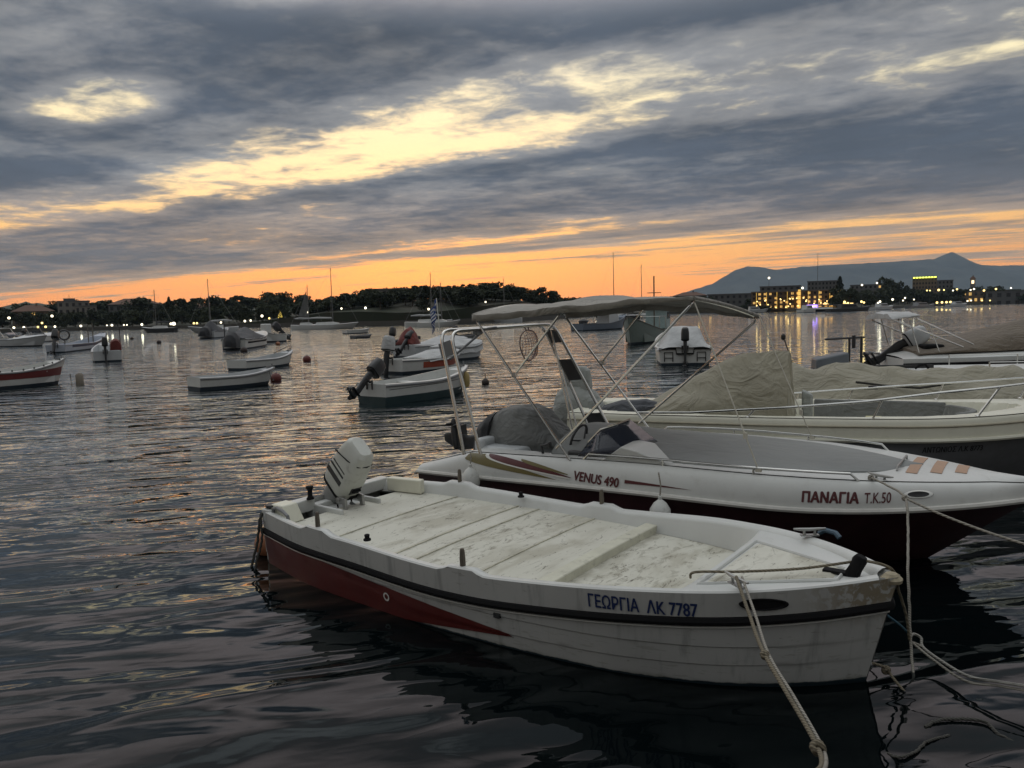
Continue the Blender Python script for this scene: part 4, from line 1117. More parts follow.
# ------------------------------------------------------------------ a fully covered boat beyond the rails
cb = thing('covered_boat', 'low boat wrapped in a sagging khaki tarpaulin beyond the steel rails', 'boat', (4.55, 13.2, 0), rz=-.36)
hc = Hull(4.9, [.85, .95, 1.0, 1.02, 1.0, .88, .62, .3, .02], [.62, .62, .63, .68, .76], draft=.2, rake=.5, ratio=(.92, .5))
hc.skin(MB(), 40, 8).build('hull', GEL_GREY, cb); hc.rail(MB(), .03, .05, .03).build('rub_rail', BLACK_RUB, cb)
P = []
for i in range(60):
    f = i / 59; x = .0 + 4.3 * f; t = x / 4.9
    rid = float(np.interp(x, [0, .12, .30, .62, .95, 1.3, 2.2, 2.9, 3.5, 3.9, 4.3], [.95, 1.18, 1.24, 1.10, 1.26, 1.22, 1.12, 1.17, 1.19, .98, .82]))
    row = []
    for j in range(31):
        v = -1 + 2 * j / 30; a = abs(v); b_ = hc.beam(t) + .05; z0 = hc.sheer0(t)
        z = rid - (rid - z0) * (a * .5 + .5 * a ** 2.4) + .03 * math.sin(x * 4.6 + v * 7) * a * (1 - a) * 4 + .02 * math.sin(x * 11 - v * 9) * (1 - a) + .035 * math.sin(3.1 * x + 4 * a) * a
        row.append((x, b_ * v, z if a < .96 else z0 - .16 + .03 * math.sin(x * 7)))
    P.append(row)
mb = MB(); mb.grid(P); mb.build('tarpaulin', F_KHAKI, cb, smooth=60)
mb = MB(); mb.tube([(1.2, -.98, 1.0), (1.6, -.75, .93), (2.1, -.80, .90), (2.6, -.72, .98)], .02, 6); mb.build('tie_rope', rope_mat('dark_rope', (.06, .058, .05)), cb)

# ------------------------------------------------------------------ boats further along the pontoon
def rails(mb, hull, side, x0, x1, h, n=10, posts=4, r_=.014, inset=.06):
    pts = [];
    for x in np.linspace(x0, x1, n):
        t = x / hull.L; pts.append((x, side * max(.02, hull.beam(t) - inset), hull.sheer0(t) + h))
    mb.tube(pts, r_, 6)
    for x in np.linspace(x0, x1, posts):
        t = x / hull.L; mb.tube([(x, side * max(.02, hull.beam(t) - inset), hull.sheer0(t)), (x, side * max(.02, hull.beam(t) - inset), hull.sheer0(t) + h)], r_, 6)
wb = thing('moored_motorboat', 'long white motorboat with black cleats and low rails beyond the tarpaulin', 'boat', (6.1, 15.1, 0), rz=-.22)
hw = Hull(6.8, [.95, 1.05, 1.1, 1.12, 1.1, 1.0, .7, .35, .02], [.92, .92, .93, .96, 1.05], draft=.3, rake=.8, ratio=(.92, .5))
hw.skin(MB(), 50, 10).build('hull', GEL, wb); hw.rail(MB(), .16, .05, .03).build('rub_rail', DARKPLAST, wb)
mb = MB(); mb.grid([[(x, hw.beam(x / 6.8) * v, hw.sheer0(x / 6.8) + .05 * (1 - v * v)) for v in np.linspace(-1, 1, 9)] for x in np.linspace(0, 6.75, 40)]); mb.build('deck', GEL, wb)
for sd in (-1, 1):
    mb = MB(); rails(mb, hw, sd, 2.6, 6.3, .20); mb.build('side_rail', STEEL, wb)
mb = MB(); mb.box((1.0, -.2, 1.0), (1.9, .04, .06)); mb.box((.7, -.2, .99), (.5, .06, .04)); mb.build('stowed_pole', DARKPLAST, wb)
mb = MB(); mb.tube([(1.55, -.5, .98), (1.62, -.5, 1.04), (1.72, -.5, 1.06), (1.78, -.5, .98)], .022, 6); mb.build('deck_handle', BLACK_RUB, wb)
mb = MB(); mb.loft([[(-.15, y, z) for y, z in ((-.35, .93), (.35, .93), (.30, 1.16), (-.30, 1.16))], [(.45, y, z) for y, z in ((-.35, .95), (.35, .95), (.25, 1.28), (-.25, 1.28))]]); mb.build('stern_locker', pmat('blue_grey_locker', (.09, .105, .12), .5), wb, bevel=.03)
mb = MB(); mb.tube([(.50, 0, 1.0), (.50, 0, 1.55)], .022, 8); mb.tube([(.72, 0, 1.0), (.72, 0, 1.58)], .026, 8); mb.tube([(.05, 0, 1.53), (.78, 0, 1.56)], .02, 8); mb.tube([(.58, 0, 1.35), (.58, 0, 1.60)], .035, 8); mb.build('rod_rack', DARKPLAST, wb)
mb = MB(); mb.tube([(-.55, -.4, .95), (-.75, -.4, 1.55)], .012, 6); mb.lathe([(.02, 0), (.045, .03), (.045, .09), (.02, .12)], 10, (-.77, -.4, 1.55)); mb.build('stern_light', DARKPLAST, wb)
cr = thing('cabin_cruiser', 'big white cruiser with a brown canvas top and a tilted outboard, at the right edge', 'boat', (8.45, 17.3, 0), rz=-.16)
hx = Hull(7.4, [1.1, 1.2, 1.25, 1.27, 1.2, 1.05, .75, .4, .02], [1.02, 1.06, 1.12, 1.2, 1.3], draft=.35, rake=1.0, ratio=(.92, .5))
hx.skin(MB(), 50, 10).build('hull', GEL, cr); hx.rail(MB(), .12, .06, .04).build('rub_rail', BLACK_RUB, cr)
decal(hx, -1, 1.4, 6.6, lambda x: .86 + .02 * x, lambda x: .86 + .02 * x + .05 * math.sin((x - 1.4) / 5.2 * math.pi), off=.006).build('side_stripe', MAROON_INK, cr)
mb = MB(); mb.grid([[(x, hx.beam(x / 7.4) * v, hx.sheer0(x / 7.4) + (.16 * (1 - abs(v) ** 3)) * min(1, (x + .2) / .8)) for v in np.linspace(-1, 1, 13)] for x in np.linspace(0, 7.35, 40)]); mb.build('deck', GEL, cr, smooth=50)
lump([(.35, 1.0, 1.10, 1.20, 0), (1.0, 1.04, 1.14, 1.34, 0), (1.8, 1.05, 1.16, 1.55, 0), (2.8, 1.05, 1.2, 1.80, 0), (3.6, .9, 1.25, 1.84, 0), (4.4, .7, 1.3, 1.5, 0)], F_BROWN, 'canvas_top', cr, seed=21, power=1.7, wrinkle=.02)
outboard(cr, (.30, .1, 1.08), 58, .90, GEL_GREY, DARKPLAST)
mb = MB(); bow(mb, (1.2, 1.0, 1.25), (-.05, 1.86), .06, .95, .014); bow(mb, (1.4, 1.0, 1.3), (.30, 1.92), .06, .95, .014)
for sd in (-1, 1): mb.tube([(.35, sd * .98, 1.15), (.15, sd * .96, 1.84)], .012, 6); mb.tube([(.75, sd * .98, 1.15), (.55, sd * .96, 1.72)], .012, 6)
mb.build('folded_bimini_frame', STEEL, cr)
lump([(-.2, .9, 1.86, 1.98, 0), (.0, .95, 1.88, 2.02, 0), (.35, .95, 1.9, 2.0, 0)], F_PALE, 'rolled_bimini', cr, seed=23, wrinkle=.02)
mb = MB(); mb.box((.75, -.5, 1.22), (.4, .5, .16)); mb.build('stern_seat', BLACK_RUB, cr, bevel=.05)
# ------------------------------------------------------------------ boats at their moorings in the bay
def open_boat(name, label, cat, stern, bow_, B=1.5, fb=.5, bowup=.28, top=None, bottom=None, inner=None, stripe=None, thwarts=3, wl=.10, motor=None, raked=.3, tr=.75, group=None, rub=None):
    """stern and bow are points on the water; returns thing, hull"""
    s, b_ = Vector(stern), Vector(bow_); v = b_ - s; L = v.length + raked
    t = thing(name, label, cat, s, rz=math.atan2(v.y, v.x), group=group)
    hb = B / 2
    h = Hull(L, [hb * tr, hb * (tr + .12), hb * .97, hb, hb * .96, hb * .78, hb * .52, hb * .25, .015], [fb, fb * .97, fb * .98, fb + bowup * .35, fb + bowup], draft=.22, rake=raked, ratio=(.90, .55))
    n, lv = 34, 14
    top = top or GEL; bottom = bottom or ANTIFOUL
    rings = []
    for tt in h.ts(n):
        k = h.keel(tt); zs = h.sheer(tt); zz = [k, k * .4, max(k + .02, wl * .5), wl, wl + .004] + [wl + (zs - wl) * q for q in (.2, .4, .6, .8, 1.0)]
        zz = sorted(max(k + .001 * i, z_) for i, z_ in enumerate(zz))
        rings.append([h.pt(tt, z_, -1) for z_ in reversed(zz)] + [h.pt(tt, z_, 1) for z_ in zz])
    m = len(rings[0]); half = m // 2
    mb = MB(); mb.loft(rings, lambda i, j: (1 if min(j, m - 2 - j) >= half - 4 else 0), closed=False)
    tr_ = rings[0]; nz = half; mb.add(tr_, [(i, i + 1, m - 2 - i, m - 1 - i) for i in range(nz - 1)] , [1 if i >= half - 4 else 0 for i in range(nz - 1)])
    hl = mb.build('hull', [top, bottom], t, smooth=40)
    rubm = rub or GREYPLAST
    h.rail(MB(), .045, .045, .03, n=40).build('rub_rail', rubm, t)
    # inside: gunwale flange, sides, sole
    mb = MB(); P = []
    for tt in h.ts(n):
        if tt > .97: continue
        bb = h.beam(tt); zs = h.sheer(tt); fl = min(bb * .9, .09); x = h.pt(tt, zs, 1).x
        zf = .12 if tt < .85 else zs - .03
        row = [(x, -bb, zs), (x, -(bb - fl), zs + .012), (x, -(bb - fl - .02) * .96, zf)]
        P.append(row + [(x, -y, z_) for x, y, z_ in [(p[0], p[1], p[2]) for p in row[::-1]]])
    mb.grid(P); mb.build('inner_liner', inner or top, t, smooth=30)
    for k in range(thwarts):
        x = L * (.16 + .27 * k); bb = h.beam(x / L) - .06
        mb = MB(); mb.box((x, 0, fb - .10), (.24, bb * 2, .035)); mb.build('thwart', inner or top, t, bevel=.006)
    mb = MB(); mb.box((L * .92, 0, h.sheer0(.92) + .02), (.16, .05, .06)); mb.tube([(L * .96, 0, h.sheer0(.96)), (L * .965, 0, h.sheer0(.96) + .12)], .02, 6); mb.build('stem_post', rubm, t)
    if stripe:
        m_, a, c, x0, x1 = stripe
        for sd in (-1, 1): decal(h, sd, L * x0, L * x1, lambda x: a, lambda x: c + .3 * (h.sheer0(min(1, x / L)) - fb), 24, 2, .008).build('side_stripe', m_, t)
    if motor:
        tilt, s_, cm, off = motor
        outboard(t, (-.02, off, fb + .02), tilt, s_, cm, DARKPLAST)
    return t, h
def mound(t, h, x0, x1, rise, mat_, name='boat_cover', over=.05, peak=.5, seed=1, drop=.10, angular=1.0):
    """a fitted cover laced over a hull: ridge profile along x, draped to the gunwales"""
    rnd = random.Random(seed); a_, b_ = rnd.uniform(0, 6), rnd.uniform(0, 6)
    P = []
    for i in range(30):
        f = i / 29; x = x0 + (x1 - x0) * f; tt = max(0, min(1, x / h.L)); w = h.beam(tt) + over; zs = h.sheer0(tt)
        pr = (f / peak if f < peak else (1 - f) / (1 - peak)); r_ = rise * (max(0, pr) ** .7)
        row = []
        for j in range(17):
            v = -1 + j / 8; q = abs(v)
            z = zs + .02 + r_ * (1 - q ** (1.6 * angular)) + .02 * math.sin(x * 5 + a_ + v * 4) * (1 - q)
            row.append((x, w * v, z if q < .99 else zs - drop + .02 * math.sin(x * 6 + b_)))
        P.append(row)
    mb = MB(); mb.grid(P)
    for r_ in (P[0], P[-1]): mb.add(r_, [tuple(range(len(r_)))])
    return mb.build(name, mat_, t, smooth=45)
W0 = lambda x, y: at_z(x, y, 0.0)
G_ROW = 'white open rowing boats on the moorings'
# boat with the dark green bottom and the black tilted outboard
t, h = open_boat('moored_dinghy', 'white dinghy with dark teal bottom and black tilted outboard, left of the ski arch', 'boat', W0(372, 404.5), W0(462, 391), B=1.4, fb=.52, bowup=.24, bottom=pmat('dark_teal_bottom', (.010, .030, .034), .6), wl=.20, thwarts=2, raked=.25, motor=(52, .85, DARKPLAST, 0.05))
for sd in (-1, 1): decal(h, sd, .1, h.L * .9, lambda x: .37 + .02 * x, lambda x: .382 + .02 * x, 20, 1, .006).build('trim_line', BLACK_RUB, t)
mb = MB(); mb.lathe([(.0, -.22), (.10, -.2), (.12, -.05), (.11, .15), (.04, .24), (.0, .25)], 12, (h.L * .86, -.38, .36)); mb.build('bow_fender', pmat('yellow_fender', (.36, .27, .10), .6), t)
t, h = open_boat('moored_runabout', 'small white runabout with an orange red side panel and a pale covered outboard', 'boat', W0(391, 374), W0(455, 367.5), B=1.6, fb=.54, bowup=.20, stripe=(pmat('orange_red_panel', (.30, .05, .020), .5), .18, .42, .26, .93), thwarts=1, raked=.3, tr=.85, motor=(10, 1.1, F_PALE, 0), bottom=ANTIFOUL)
mound(t, h, h.L * .34, h.L * .98, .26, F_PALE, peak=.35, seed=3)
t, h = open_boat('covered_runabout', 'white runabout under a pale cover with a raised maroon canvas at its stern', 'boat', W0(404, 358), W0(464, 352), B=1.8, fb=.62, bowup=.25, thwarts=1, raked=.35, tr=.85, top=GEL_GREY, motor=(50, 1.1, DARKPLAST, -.2))
mound(t, h, h.L * .25, h.L * .97, .42, F_PALE, peak=.45, seed=5)
lump([(.0, .55, .70, .95, 0), (.3, .6, .70, 1.5, 0), (.62, .55, .7, 1.62, 0), (.95, .4, .72, 1.0, 0)], F_RED, 'canvas_hood', t, seed=31, power=1.6)
t, h = open_boat('black_dinghy', 'dark dinghy with a black outboard beside the maroon hooded runabout', 'boat', W0(393, 349), W0(412, 347), B=1.5, fb=.55, bowup=.2, top=DARKPLAST, inner=GREYPLAST, thwarts=1, raked=.25, motor=(20, 1.1, DARKPLAST, 0))
t, h = open_boat('wrapped_boat', 'boat wrapped in pale canvas with its rounded bow beyond the ski arch', 'boat', W0(440, 361), W0(478, 357), B=1.8, fb=.66, bowup=.20, thwarts=1, top=GEL_GREY, raked=.2)
mound(t, h, h.L * .02, h.L * .985, .38, F_PALE, peak=.4, seed=7, drop=.30)
t, h = open_boat('grey_tender', 'little grey inflatable tender floating behind the ski arch', 'boat', W0(457, 340), W0(474, 339), B=1.5, fb=.40, bowup=.1, top=GREYPLAST, inner=DARKPLAST, thwarts=1, raked=.2, motor=(0, 1.0, DARKPLAST, 0))
# rowing boats left of centre
t, h = open_boat('rowing_boat', 'empty white rowing boat with black waterline, the nearer one left of centre', 'rowing boat', W0(194, 390.5), W0(268, 384), B=1.3, fb=.42, bowup=.16, group=G_ROW, inner=GEL_GREY, wl=.12, raked=.28, tr=.8)
t, h = open_boat('rowing_boat', 'empty white rowing boat behind the nearer rowing boat, beside a red buoy', 'rowing boat', W0(237, 370.5), W0(289, 364.5), B=1.4, fb=.44, bowup=.28, group=G_ROW, inner=GEL_GREY, raked=.3, wl=.10)
mb = MB(); mb.tube([(h.L * .62, -.1, .62), (h.L * .93, .06, .86)], .02, 6); mb.build('oar', WOOD_GREY, t)
t, h = open_boat('rowing_boat', 'small white rowing boat far out before the wooded headland, the longer of two', 'rowing boat', W0(345, 334), W0(368, 333), B=1.6, fb=.5, bowup=.2, group=G_ROW, thwarts=2)
t, h = open_boat('rowing_boat', 'low dark skiff just in front of the longer far rowing boat', 'rowing boat', W0(353, 338.5), W0(370, 337.5), B=1.2, fb=.30, bowup=.1, group=G_ROW, thwarts=2, top=GREYPLAST)
# red and white boat at the left edge
t, h = open_boat('fishing_boat', 'white wooden boat with a dark red band cut by the left edge', 'boat', W0(-45, 392.5), W0(58, 383.5), B=1.6, fb=.62, bowup=.35, stripe=(pmat('deep_red_band', (.13, .016, .014), .5), .33, .56, .02, .93), bottom=ANTIFOUL, wl=.12, raked=.35, tr=.7)
mb = MB()
for k in range(9): mb.lathe([(.025, 0), (.03, .03), (.012, .06)], 6, (h.L * (.1 + .1 * k), -(h.beam(.1 + .1 * k) - .04), h.sheer0(.1 + .1 * k) + .01))
mb.build('rope_cleats', DARKPLAST, t)
# blue and white long boat, speedboats at the left
t, h = open_boat('long_boat', 'long blue and white boat with a black covered outboard at the far left', 'boat', W0(56, 353), W0(104, 346.5), B=1.9, fb=.62, bowup=.75, top=pmat('blue_white_hull', (.38, .42, .48), .45), stripe=(pmat('navy_band', (.020, .030, .075), .5), .36, .60, .1, .95), thwarts=3, raked=.6, motor=(30, 1.5, DARKPLAST, 0))
for q_, z_ in ((.62, 2.1), (.72, 2.3)): mb = MB(); mb.tube([(h.L * q_, 0, .3), (h.L * q_, 0, z_)], .04, 6); mb.build('mooring_post', WOOD_GREY, t)
mb = MB(); ring = [Vector((h.L * .16, .38 * math.cos(a), 1.35 + .38 * math.sin(a))) for a in [2 * math.pi * k / 18 for k in range(19)]]; mb.tube(ring, .07, 6); mb.tube([(h.L * .16, 0, .5), (h.L * .16, 0, 1.0)], .04, 6); mb.build('life_ring', DARKPLAST, t)
t, h = open_boat('stern_on_boat', 'pale boat seen stern on with a dark red covered outboard', 'boat', W0(108, 362), W0(105, 357.5), B=1.55, fb=.62, bowup=.4, tr=.95, thwarts=1, raked=.4, top=GEL_GREY, motor=(0, 1.0, DARKPLAST, .1))
lump([(.0, .28, .66, 1.2, -.45), (.25, .32, .64, 1.3, -.45), (.5, .26, .64, 1.1, -.45)], F_RED, 'motor_cover', t, seed=41, n=14)
mb = MB(); mb.tube([(.2, -.70, .6), (.2, -.70, 2.0)], .025, 6); mb.build('pole', DARKPLAST, t)
for lab, a, b_, kind in (('white speedboat with grey hull cut by the left edge, farther than the red banded boat', (-8, 347), (42, 346), 1), ('low pale motorboat moored just ahead of the long blue boat', (24, 343), (58, 340.5), 2)):
    t, h = open_boat('moored_motorboat', lab, 'boat', W0(*a), W0(*b_), B=2.1, fb=.80, bowup=.35, top=GEL_GREY if kind == 1 else GEL, thwarts=1, raked=.7, tr=.9, motor=(40, 1.4, DARKPLAST, 0))
    mound(t, h, h.L * .40, h.L * .97, .30, GEL_GREY, 'foredeck', over=-.04, peak=.3, drop=0)
    mb = MB(); mb.loft([[(h.L * .42, y, .95) for y in (-.7, -.35, .35, .7)], [(h.L * .34, y, 1.45) for y in (-.6, -.3, .3, .6)]], closed=False); mb.build('windscreen', SCREEN, t, solid=.02)
    mb = MB(); bow(mb, (h.L * .35, .8, .9), (h.L * .25, 1.9), .05, .8, .03); mb.build('canopy_frame', STEEL, t)
# motorboats between the rowing boats and the shore
t, h = open_boat('covered_motorboat', 'white motorboat with a big black outboard cover and a black side stripe', 'boat', W0(234, 349.5), W0(263, 345), B=2.0, fb=.8, bowup=.4, thwarts=1, raked=.9, tr=.9, stripe=(BLACK_RUB, .42, .56, .05, .9))
lump([(-1.3, .25, .25, .7, 0), (-1.0, .5, .12, 1.1, 0), (-.4, .56, .2, 1.35, 0), (.1, .5, .6, 1.2, 0)], F_BLACKC, 'motor_cover', t, seed=51, n=14)
mound(t, h, .0, h.L * .62, .85, F_DARK, peak=.55, seed=53); mound(t, h, h.L * .55, h.L * .97, .3, GEL, 'foredeck', over=-.03, peak=.25, drop=0)
mb = MB(); mb.tube([(-.1, .6, .9), (-.1, .6, 2.2)], .04, 6); mb.build('pole', DARKPLAST, t)
t, h = open_boat('moored_motorboat', 'grey motorboat with dark covered outboard, behind the black striped motorboat', 'boat', W0(207, 338.3), W0(225, 336.8), B=2.2, fb=.9, bowup=.4, thwarts=1, raked=.7, tr=.9, top=GEL_GREY)
lump([(-1.4, .4, .3, .9, 0), (-.9, .75, .2, 1.4, 0), (-.1, .7, .4, 1.5, 0)], F_BLACKC, 'motor_cover', t, seed=55, n=14); mound(t, h, .2, h.L * .6, 1.3, F_DARK, peak=.3, seed=57)
t, h = open_boat('moored_motorboat', 'white motorboat facing left with a small console and black tilted outboard', 'boat', W0(281, 341.3), W0(264, 342.3), B=1.9, fb=.75, bowup=.4, thwarts=1, raked=.6, tr=.9, motor=(50, 1.6, DARKPLAST, 0))
mb = MB(); mb.box((h.L * .66, 0, 1.1), (.7, .8, 1.3)); mb.build('console', GEL, t, bevel=.08); mb = MB(); mb.tube([(h.L * .3, 0, .7), (h.L * .15, .3, 2.3)], .025, 6); mb.tube([(h.L * .6, 0, 1.2), (h.L * .5, .3, 2.4)], .025, 6); mb.build('fishing_rods', DARKPLAST, t)
# white covered boat seen stern on under the bimini
t, h = open_boat('canopy_boat', 'white boat seen stern on under a pale boxy canopy with black outboard', 'boat', W0(685, 365.5), W0(672, 347), B=2.1, fb=.68, bowup=.35, tr=.95, thwarts=1, raked=.4, motor=(0, .98, DARKPLAST, 0), wl=.10)
P = []
for i in range(20):
    x = -.12 + 4.2 * i / 19; tp = float(np.interp(x, [-.12, .0, 1.0, 1.3, 3.0, 4.1], [.72, .80, 1.42, 1.50, 1.36, .86])); w = float(np.interp(x, [-.12, 1, 3, 4.1], [1.06, .92, .88, .62]))
    P.append([(x, w * v * (1.06 if abs(v) > .9 else 1), tp - (tp - .62) * max(0, (abs(v) - .62) / .38) ** 1.3 + .015 * math.sin(x * 5 + v * 6)) for v in np.linspace(-1, 1, 21)])
mb = MB(); mb.grid(P); mb.build('boxy_canopy', F_PALE, t, smooth=40)
for y in (-.62, .62):
    mb = MB(); mb.tube([(-.04, y - .16, .16), (-.04, y - .16, .52), (-.04, y + .16, .52), (-.04, y + .16, .16)], .018, 6); mb.tube([(-.04, y - .16, .30), (-.04, y + .16, .30)], .015, 6); mb.build('boarding_ladder', BLACK_RUB, t)
mb = MB(); mb.tube([(-.05, -1.0, .66), (-.05, -.35, .66), (-.05, -.32, .46), (-.05, .32, .46), (-.05, .35, .66), (-.05, 1.0, .66)], .035, 6); mb.build('transom_trim', BLACK_RUB, t)
# wooden caique with wheelhouse
t, h = open_boat('wooden_caique', 'green grey wooden caique with a small wheelhouse beyond the bimini', 'fishing boat', W0(662, 338), W0(631, 345), B=2.4, fb=.85, bowup=.95, tr=.55, thwarts=1, raked=.8, top=pmat('green_grey_planks', (.15, .19, .17), .6, dirt=.4), rub=WOOD_GREY, wl=.15)
mb = MB(); mb.loft([[(x, y, .8) for x, y in ((.9, -.8), (2.6, -.8), (2.6, .8), (.9, .8))], [(x, y, 2.3) for x, y in ((.95, -.75), (2.4, -.75), (2.4, .75), (.95, .75))]]); wh = mb.build('wheelhouse', pmat('pale_teal_cabin', (.28, .36, .36), .6), t, bevel=.03)
mb = MB(); mb.box((1.7, 0, 2.36), (2.0, 1.8, .10)); mb.build('roof', GEL_GREY, wh, bevel=.03)
for y in (-.79, .79):
    for x in (1.25, 2.0): mb = MB(); mb.box((x, y, 1.75), (.5, .02, .5)); mb.build('window', SCREEN, wh)
mb = MB(); mb.tube([(3.2, 0, .8), (3.2, 0, 4.6)], .05, 6); mb.tube([(3.2, -.5, 3.4), (3.2, .5, 3.4)], .03, 6); mb.build('mast', WOOD_GREY, t)
mb = MB()
for x, y in ((4.4, -.6), (4.4, .6), (3.7, -.9), (3.7, .9)): mb.tube([(x, y, .9), (x, y, 1.7)], .025, 6)
mb.tube([(3.7, -.9, 1.7), (4.4, -.6, 1.7), (4.4, .6, 1.7), (3.7, .9, 1.7)], .02, 6); mb.build('pulpit_rail', STEEL, t)
t, h = open_boat('work_boat', 'blue grey work boat with a low cabin under the aft end of the bimini', 'fishing boat', W0(577, 331), W0(622, 328.5), B=2.6, fb=.8, bowup=1.0, tr=.7, thwarts=1, raked=.9, top=pmat('blue_grey_planks', (.12, .15, .19), .6, dirt=.3), rub=WOOD_GREY)
L_ = h.L; mb = MB(); mb.loft([[(x, y, .7) for x, y in ((L_ * .5, -.9), (L_ * .75, -.8), (L_ * .75, .8), (L_ * .5, .9))], [(x, y, 2.2) for x, y in ((L_ * .52, -.8), (L_ * .70, -.7), (L_ * .70, .7), (L_ * .52, .8))]]); mb.build('cabin', GEL_GREY, t, bevel=.04)
mb = MB(); mb.box((L_ * .36, 0, 2.25), (L_ * .36, 2.0, .08)); [mb.tube([(L_ * q, y, .7), (L_ * q, y, 2.25)], .03, 6) for q in (.2, .5) for y in (-.9, .9)]; mb.build('awning', F_TAUPE, t)
mb = MB(); mb.lathe([(.0, 0), (.5, .05), (.55, .4), (.3, .55), (0, .6)], 10, (L_ * .12, 0, .7)); mb.build('net_heap', F_DARK, t)

# ------------------------------------------------------------------ sailing boats
def sailboat(name, label, w, head, L=9.0, mast=11.0, hullm=None, furled=False, sail_up=False):
    p = W0(*w); t = thing(name, label, 'sailing boat', p, rz=head)
    hb = L * .15
    h = Hull(L, [hb * .6, hb * .82, hb * .97, hb, hb * .93, hb * .7, hb * .42, hb * .2, .02], [.95, .88, .88, .98, 1.2], draft=.3, rake=1.2, ratio=(.9, .45))
    mb = MB(); h.skin(mb, 24, 6)
    P = [[(x, h.beam(x / L) * v, h.sheer0(x / L) + .06 * (1 - v * v)) for v in np.linspace(-1, 1, 7)] for x in np.linspace(0, L * .99, 20)]
    mb.build('hull', hullm or GEL, t); mb = MB(); mb.grid(P); mb.build('deck', GEL_GREY, t)
    mb = MB(); mb.loft([[(x0, -w_, .9), (x0 + .1, -w_ * .85, z), (x0 + .1, w_ * .85, z), (x0, w_, .9)] for x0, w_, z in ((L * .28, hb * .6, 1.35), (L * .55, hb * .55, 1.4), (L * .66, hb * .35, 1.15))]); mb.build('coachroof', GEL, t)
    mb = MB(); mb.tube([(L * .56, 0, .9), (L * .56, 0, mast)], [.09, .055], 8); mb.tube([(L * .56, -.5, mast * .62), (L * .56, .5, mast * .62)], .03, 6); mb.build('mast', pmat('dark_mast', (.10, .10, .10), .5), t)
    mb = MB(); mb.tube([(L * .55, 0, 2.0), (L * .12, 0, 2.05)], .06, 6); bm_ = mb.build('boom', GREYPLAST, t)
    mb = MB(); mb.tube([(L * .54, 0, 2.14), (L * .3, 0, 2.22), (L * .13, 0, 2.14)], [.14, .18, .10], 8); mb.build('furled_sail', F_PALE if not furled else F_DARK, bm_)
    mb = MB()
    for e in ((L * .985, 0, 1.2), (.05, 0, .95), (L * .54, hb * .95, .95), (L * .54, -hb * .95, .95)): mb.tube([(L * .56, 0, mast - .1), e], .012, 4)
    mb.build('rigging', GALV, t)
    if sail_up:
        mb = MB(); P = []
        for i in range(12):
            f = i / 11; ch = L * .30 * (1 - f)
            P.append([(L * .53 - ch * q, .35 * math.sin(q * 3) * (1 - f), 2.3 + (mast * .62) * f) for q in np.linspace(0, 1, 8)])
        mb.grid(P); mb.build('mainsail', F_GREY, t, solid=.01)
    return t
sailboat('sailing_boat', 'long sailing yacht with tall bare mast before the left end of the wooded headland', (300, 330.0), R(8), 11, 11.5)
sailboat('sailing_boat', 'small sailing boat with a pale sail half raised beside the taller yacht', (291, 330.2), R(20), 6, 8.5, sail_up=True)
sailboat('sailing_boat', 'dark hulled sailing boat with a raked mast off the left promenade', (176, 332), R(170), 8, 9.0, hullm=DARKPLAST, furled=True)
sailboat('sailing_boat', 'sailing boat with a bare mast behind the black striped motorboat', (239, 331.5), R(200), 9, 10.0, hullm=GEL_GREY)
sailboat('sailing_boat', 'sailing yacht with a tall thin mast in front of the cypress wood', (405, 327.0), R(15), 9.5, 10.5)
sailboat('sailing_boat', 'white sailing boat anchored just left of the greek flag', (418, 327.5), R(-10), 8, 8.0)
sailboat('sailing_boat', 'sailing boat under the bimini with a tall mast and crosstrees', (640, 319), R(170), 11, 16.0, hullm=DARKPLAST)
sailboat('sailing_boat', 'slim sailing boat whose mast stands right of the crosstree mast', (662, 318), R(175), 9, 13.5)
sailboat('sailing_boat', 'sailing boat with a short mast above the left half of the bimini canvas', (522, 321.5), R(170), 8, 11.0, hullm=GEL_GREY)
sailboat('sailing_boat', 'large dark yacht with the tallest mast, moored below the lit hotel', (846, 311.0), R(175), 17, 20, hullm=DARKPLAST, furled=True)
def launch(label, a, b_, top, roof=True):
    t, h = open_boat('harbour_launch', label, 'boat', W0(*a), W0(*b_), B=3.0, fb=1.0, bowup=.6, tr=.85, thwarts=0, raked=1.0, top=top)
    L = h.L; mb = MB(); mb.loft([[(x, y, .9) for x, y in ((L * .25, -1.0), (L * .68, -.9), (L * .68, .9), (L * .25, 1.0))], [(x, y, 2.3) for x, y in ((L * .27, -.9), (L * .6, -.8), (L * .6, .8), (L * .27, .9))]]); mb.build('cabin', top, t, bevel=.05)
    mb = MB(); mb.box((L * .45, 0, 1.75), (L * .30, 1.86, .45)); mb.build('cabin_window', SCREEN, t)
launch('pale launch moored under the left end of the lit hotel', (742, 313), (766, 312.4), GEL_GREY)
launch('long dark launch moored left of the tallest masted yacht', (828, 312), (868, 310.8), DARKPLAST)
launch('small white launch moored in front of the purple lit terrace', (800, 312.8), (814, 312.3), GEL)
launch('grey launch moored right of the tallest masted yacht', (872, 310.2), (892, 309.4), GEL_GREY)
launch('dark launch moored alone before the row of bright quay lamps', (908, 308.4), (934, 307.2), GREYPLAST)
launch('white launch near the right edge, below the orange lit terrace', (948, 306.8), (966, 306.2), GEL_GREY)

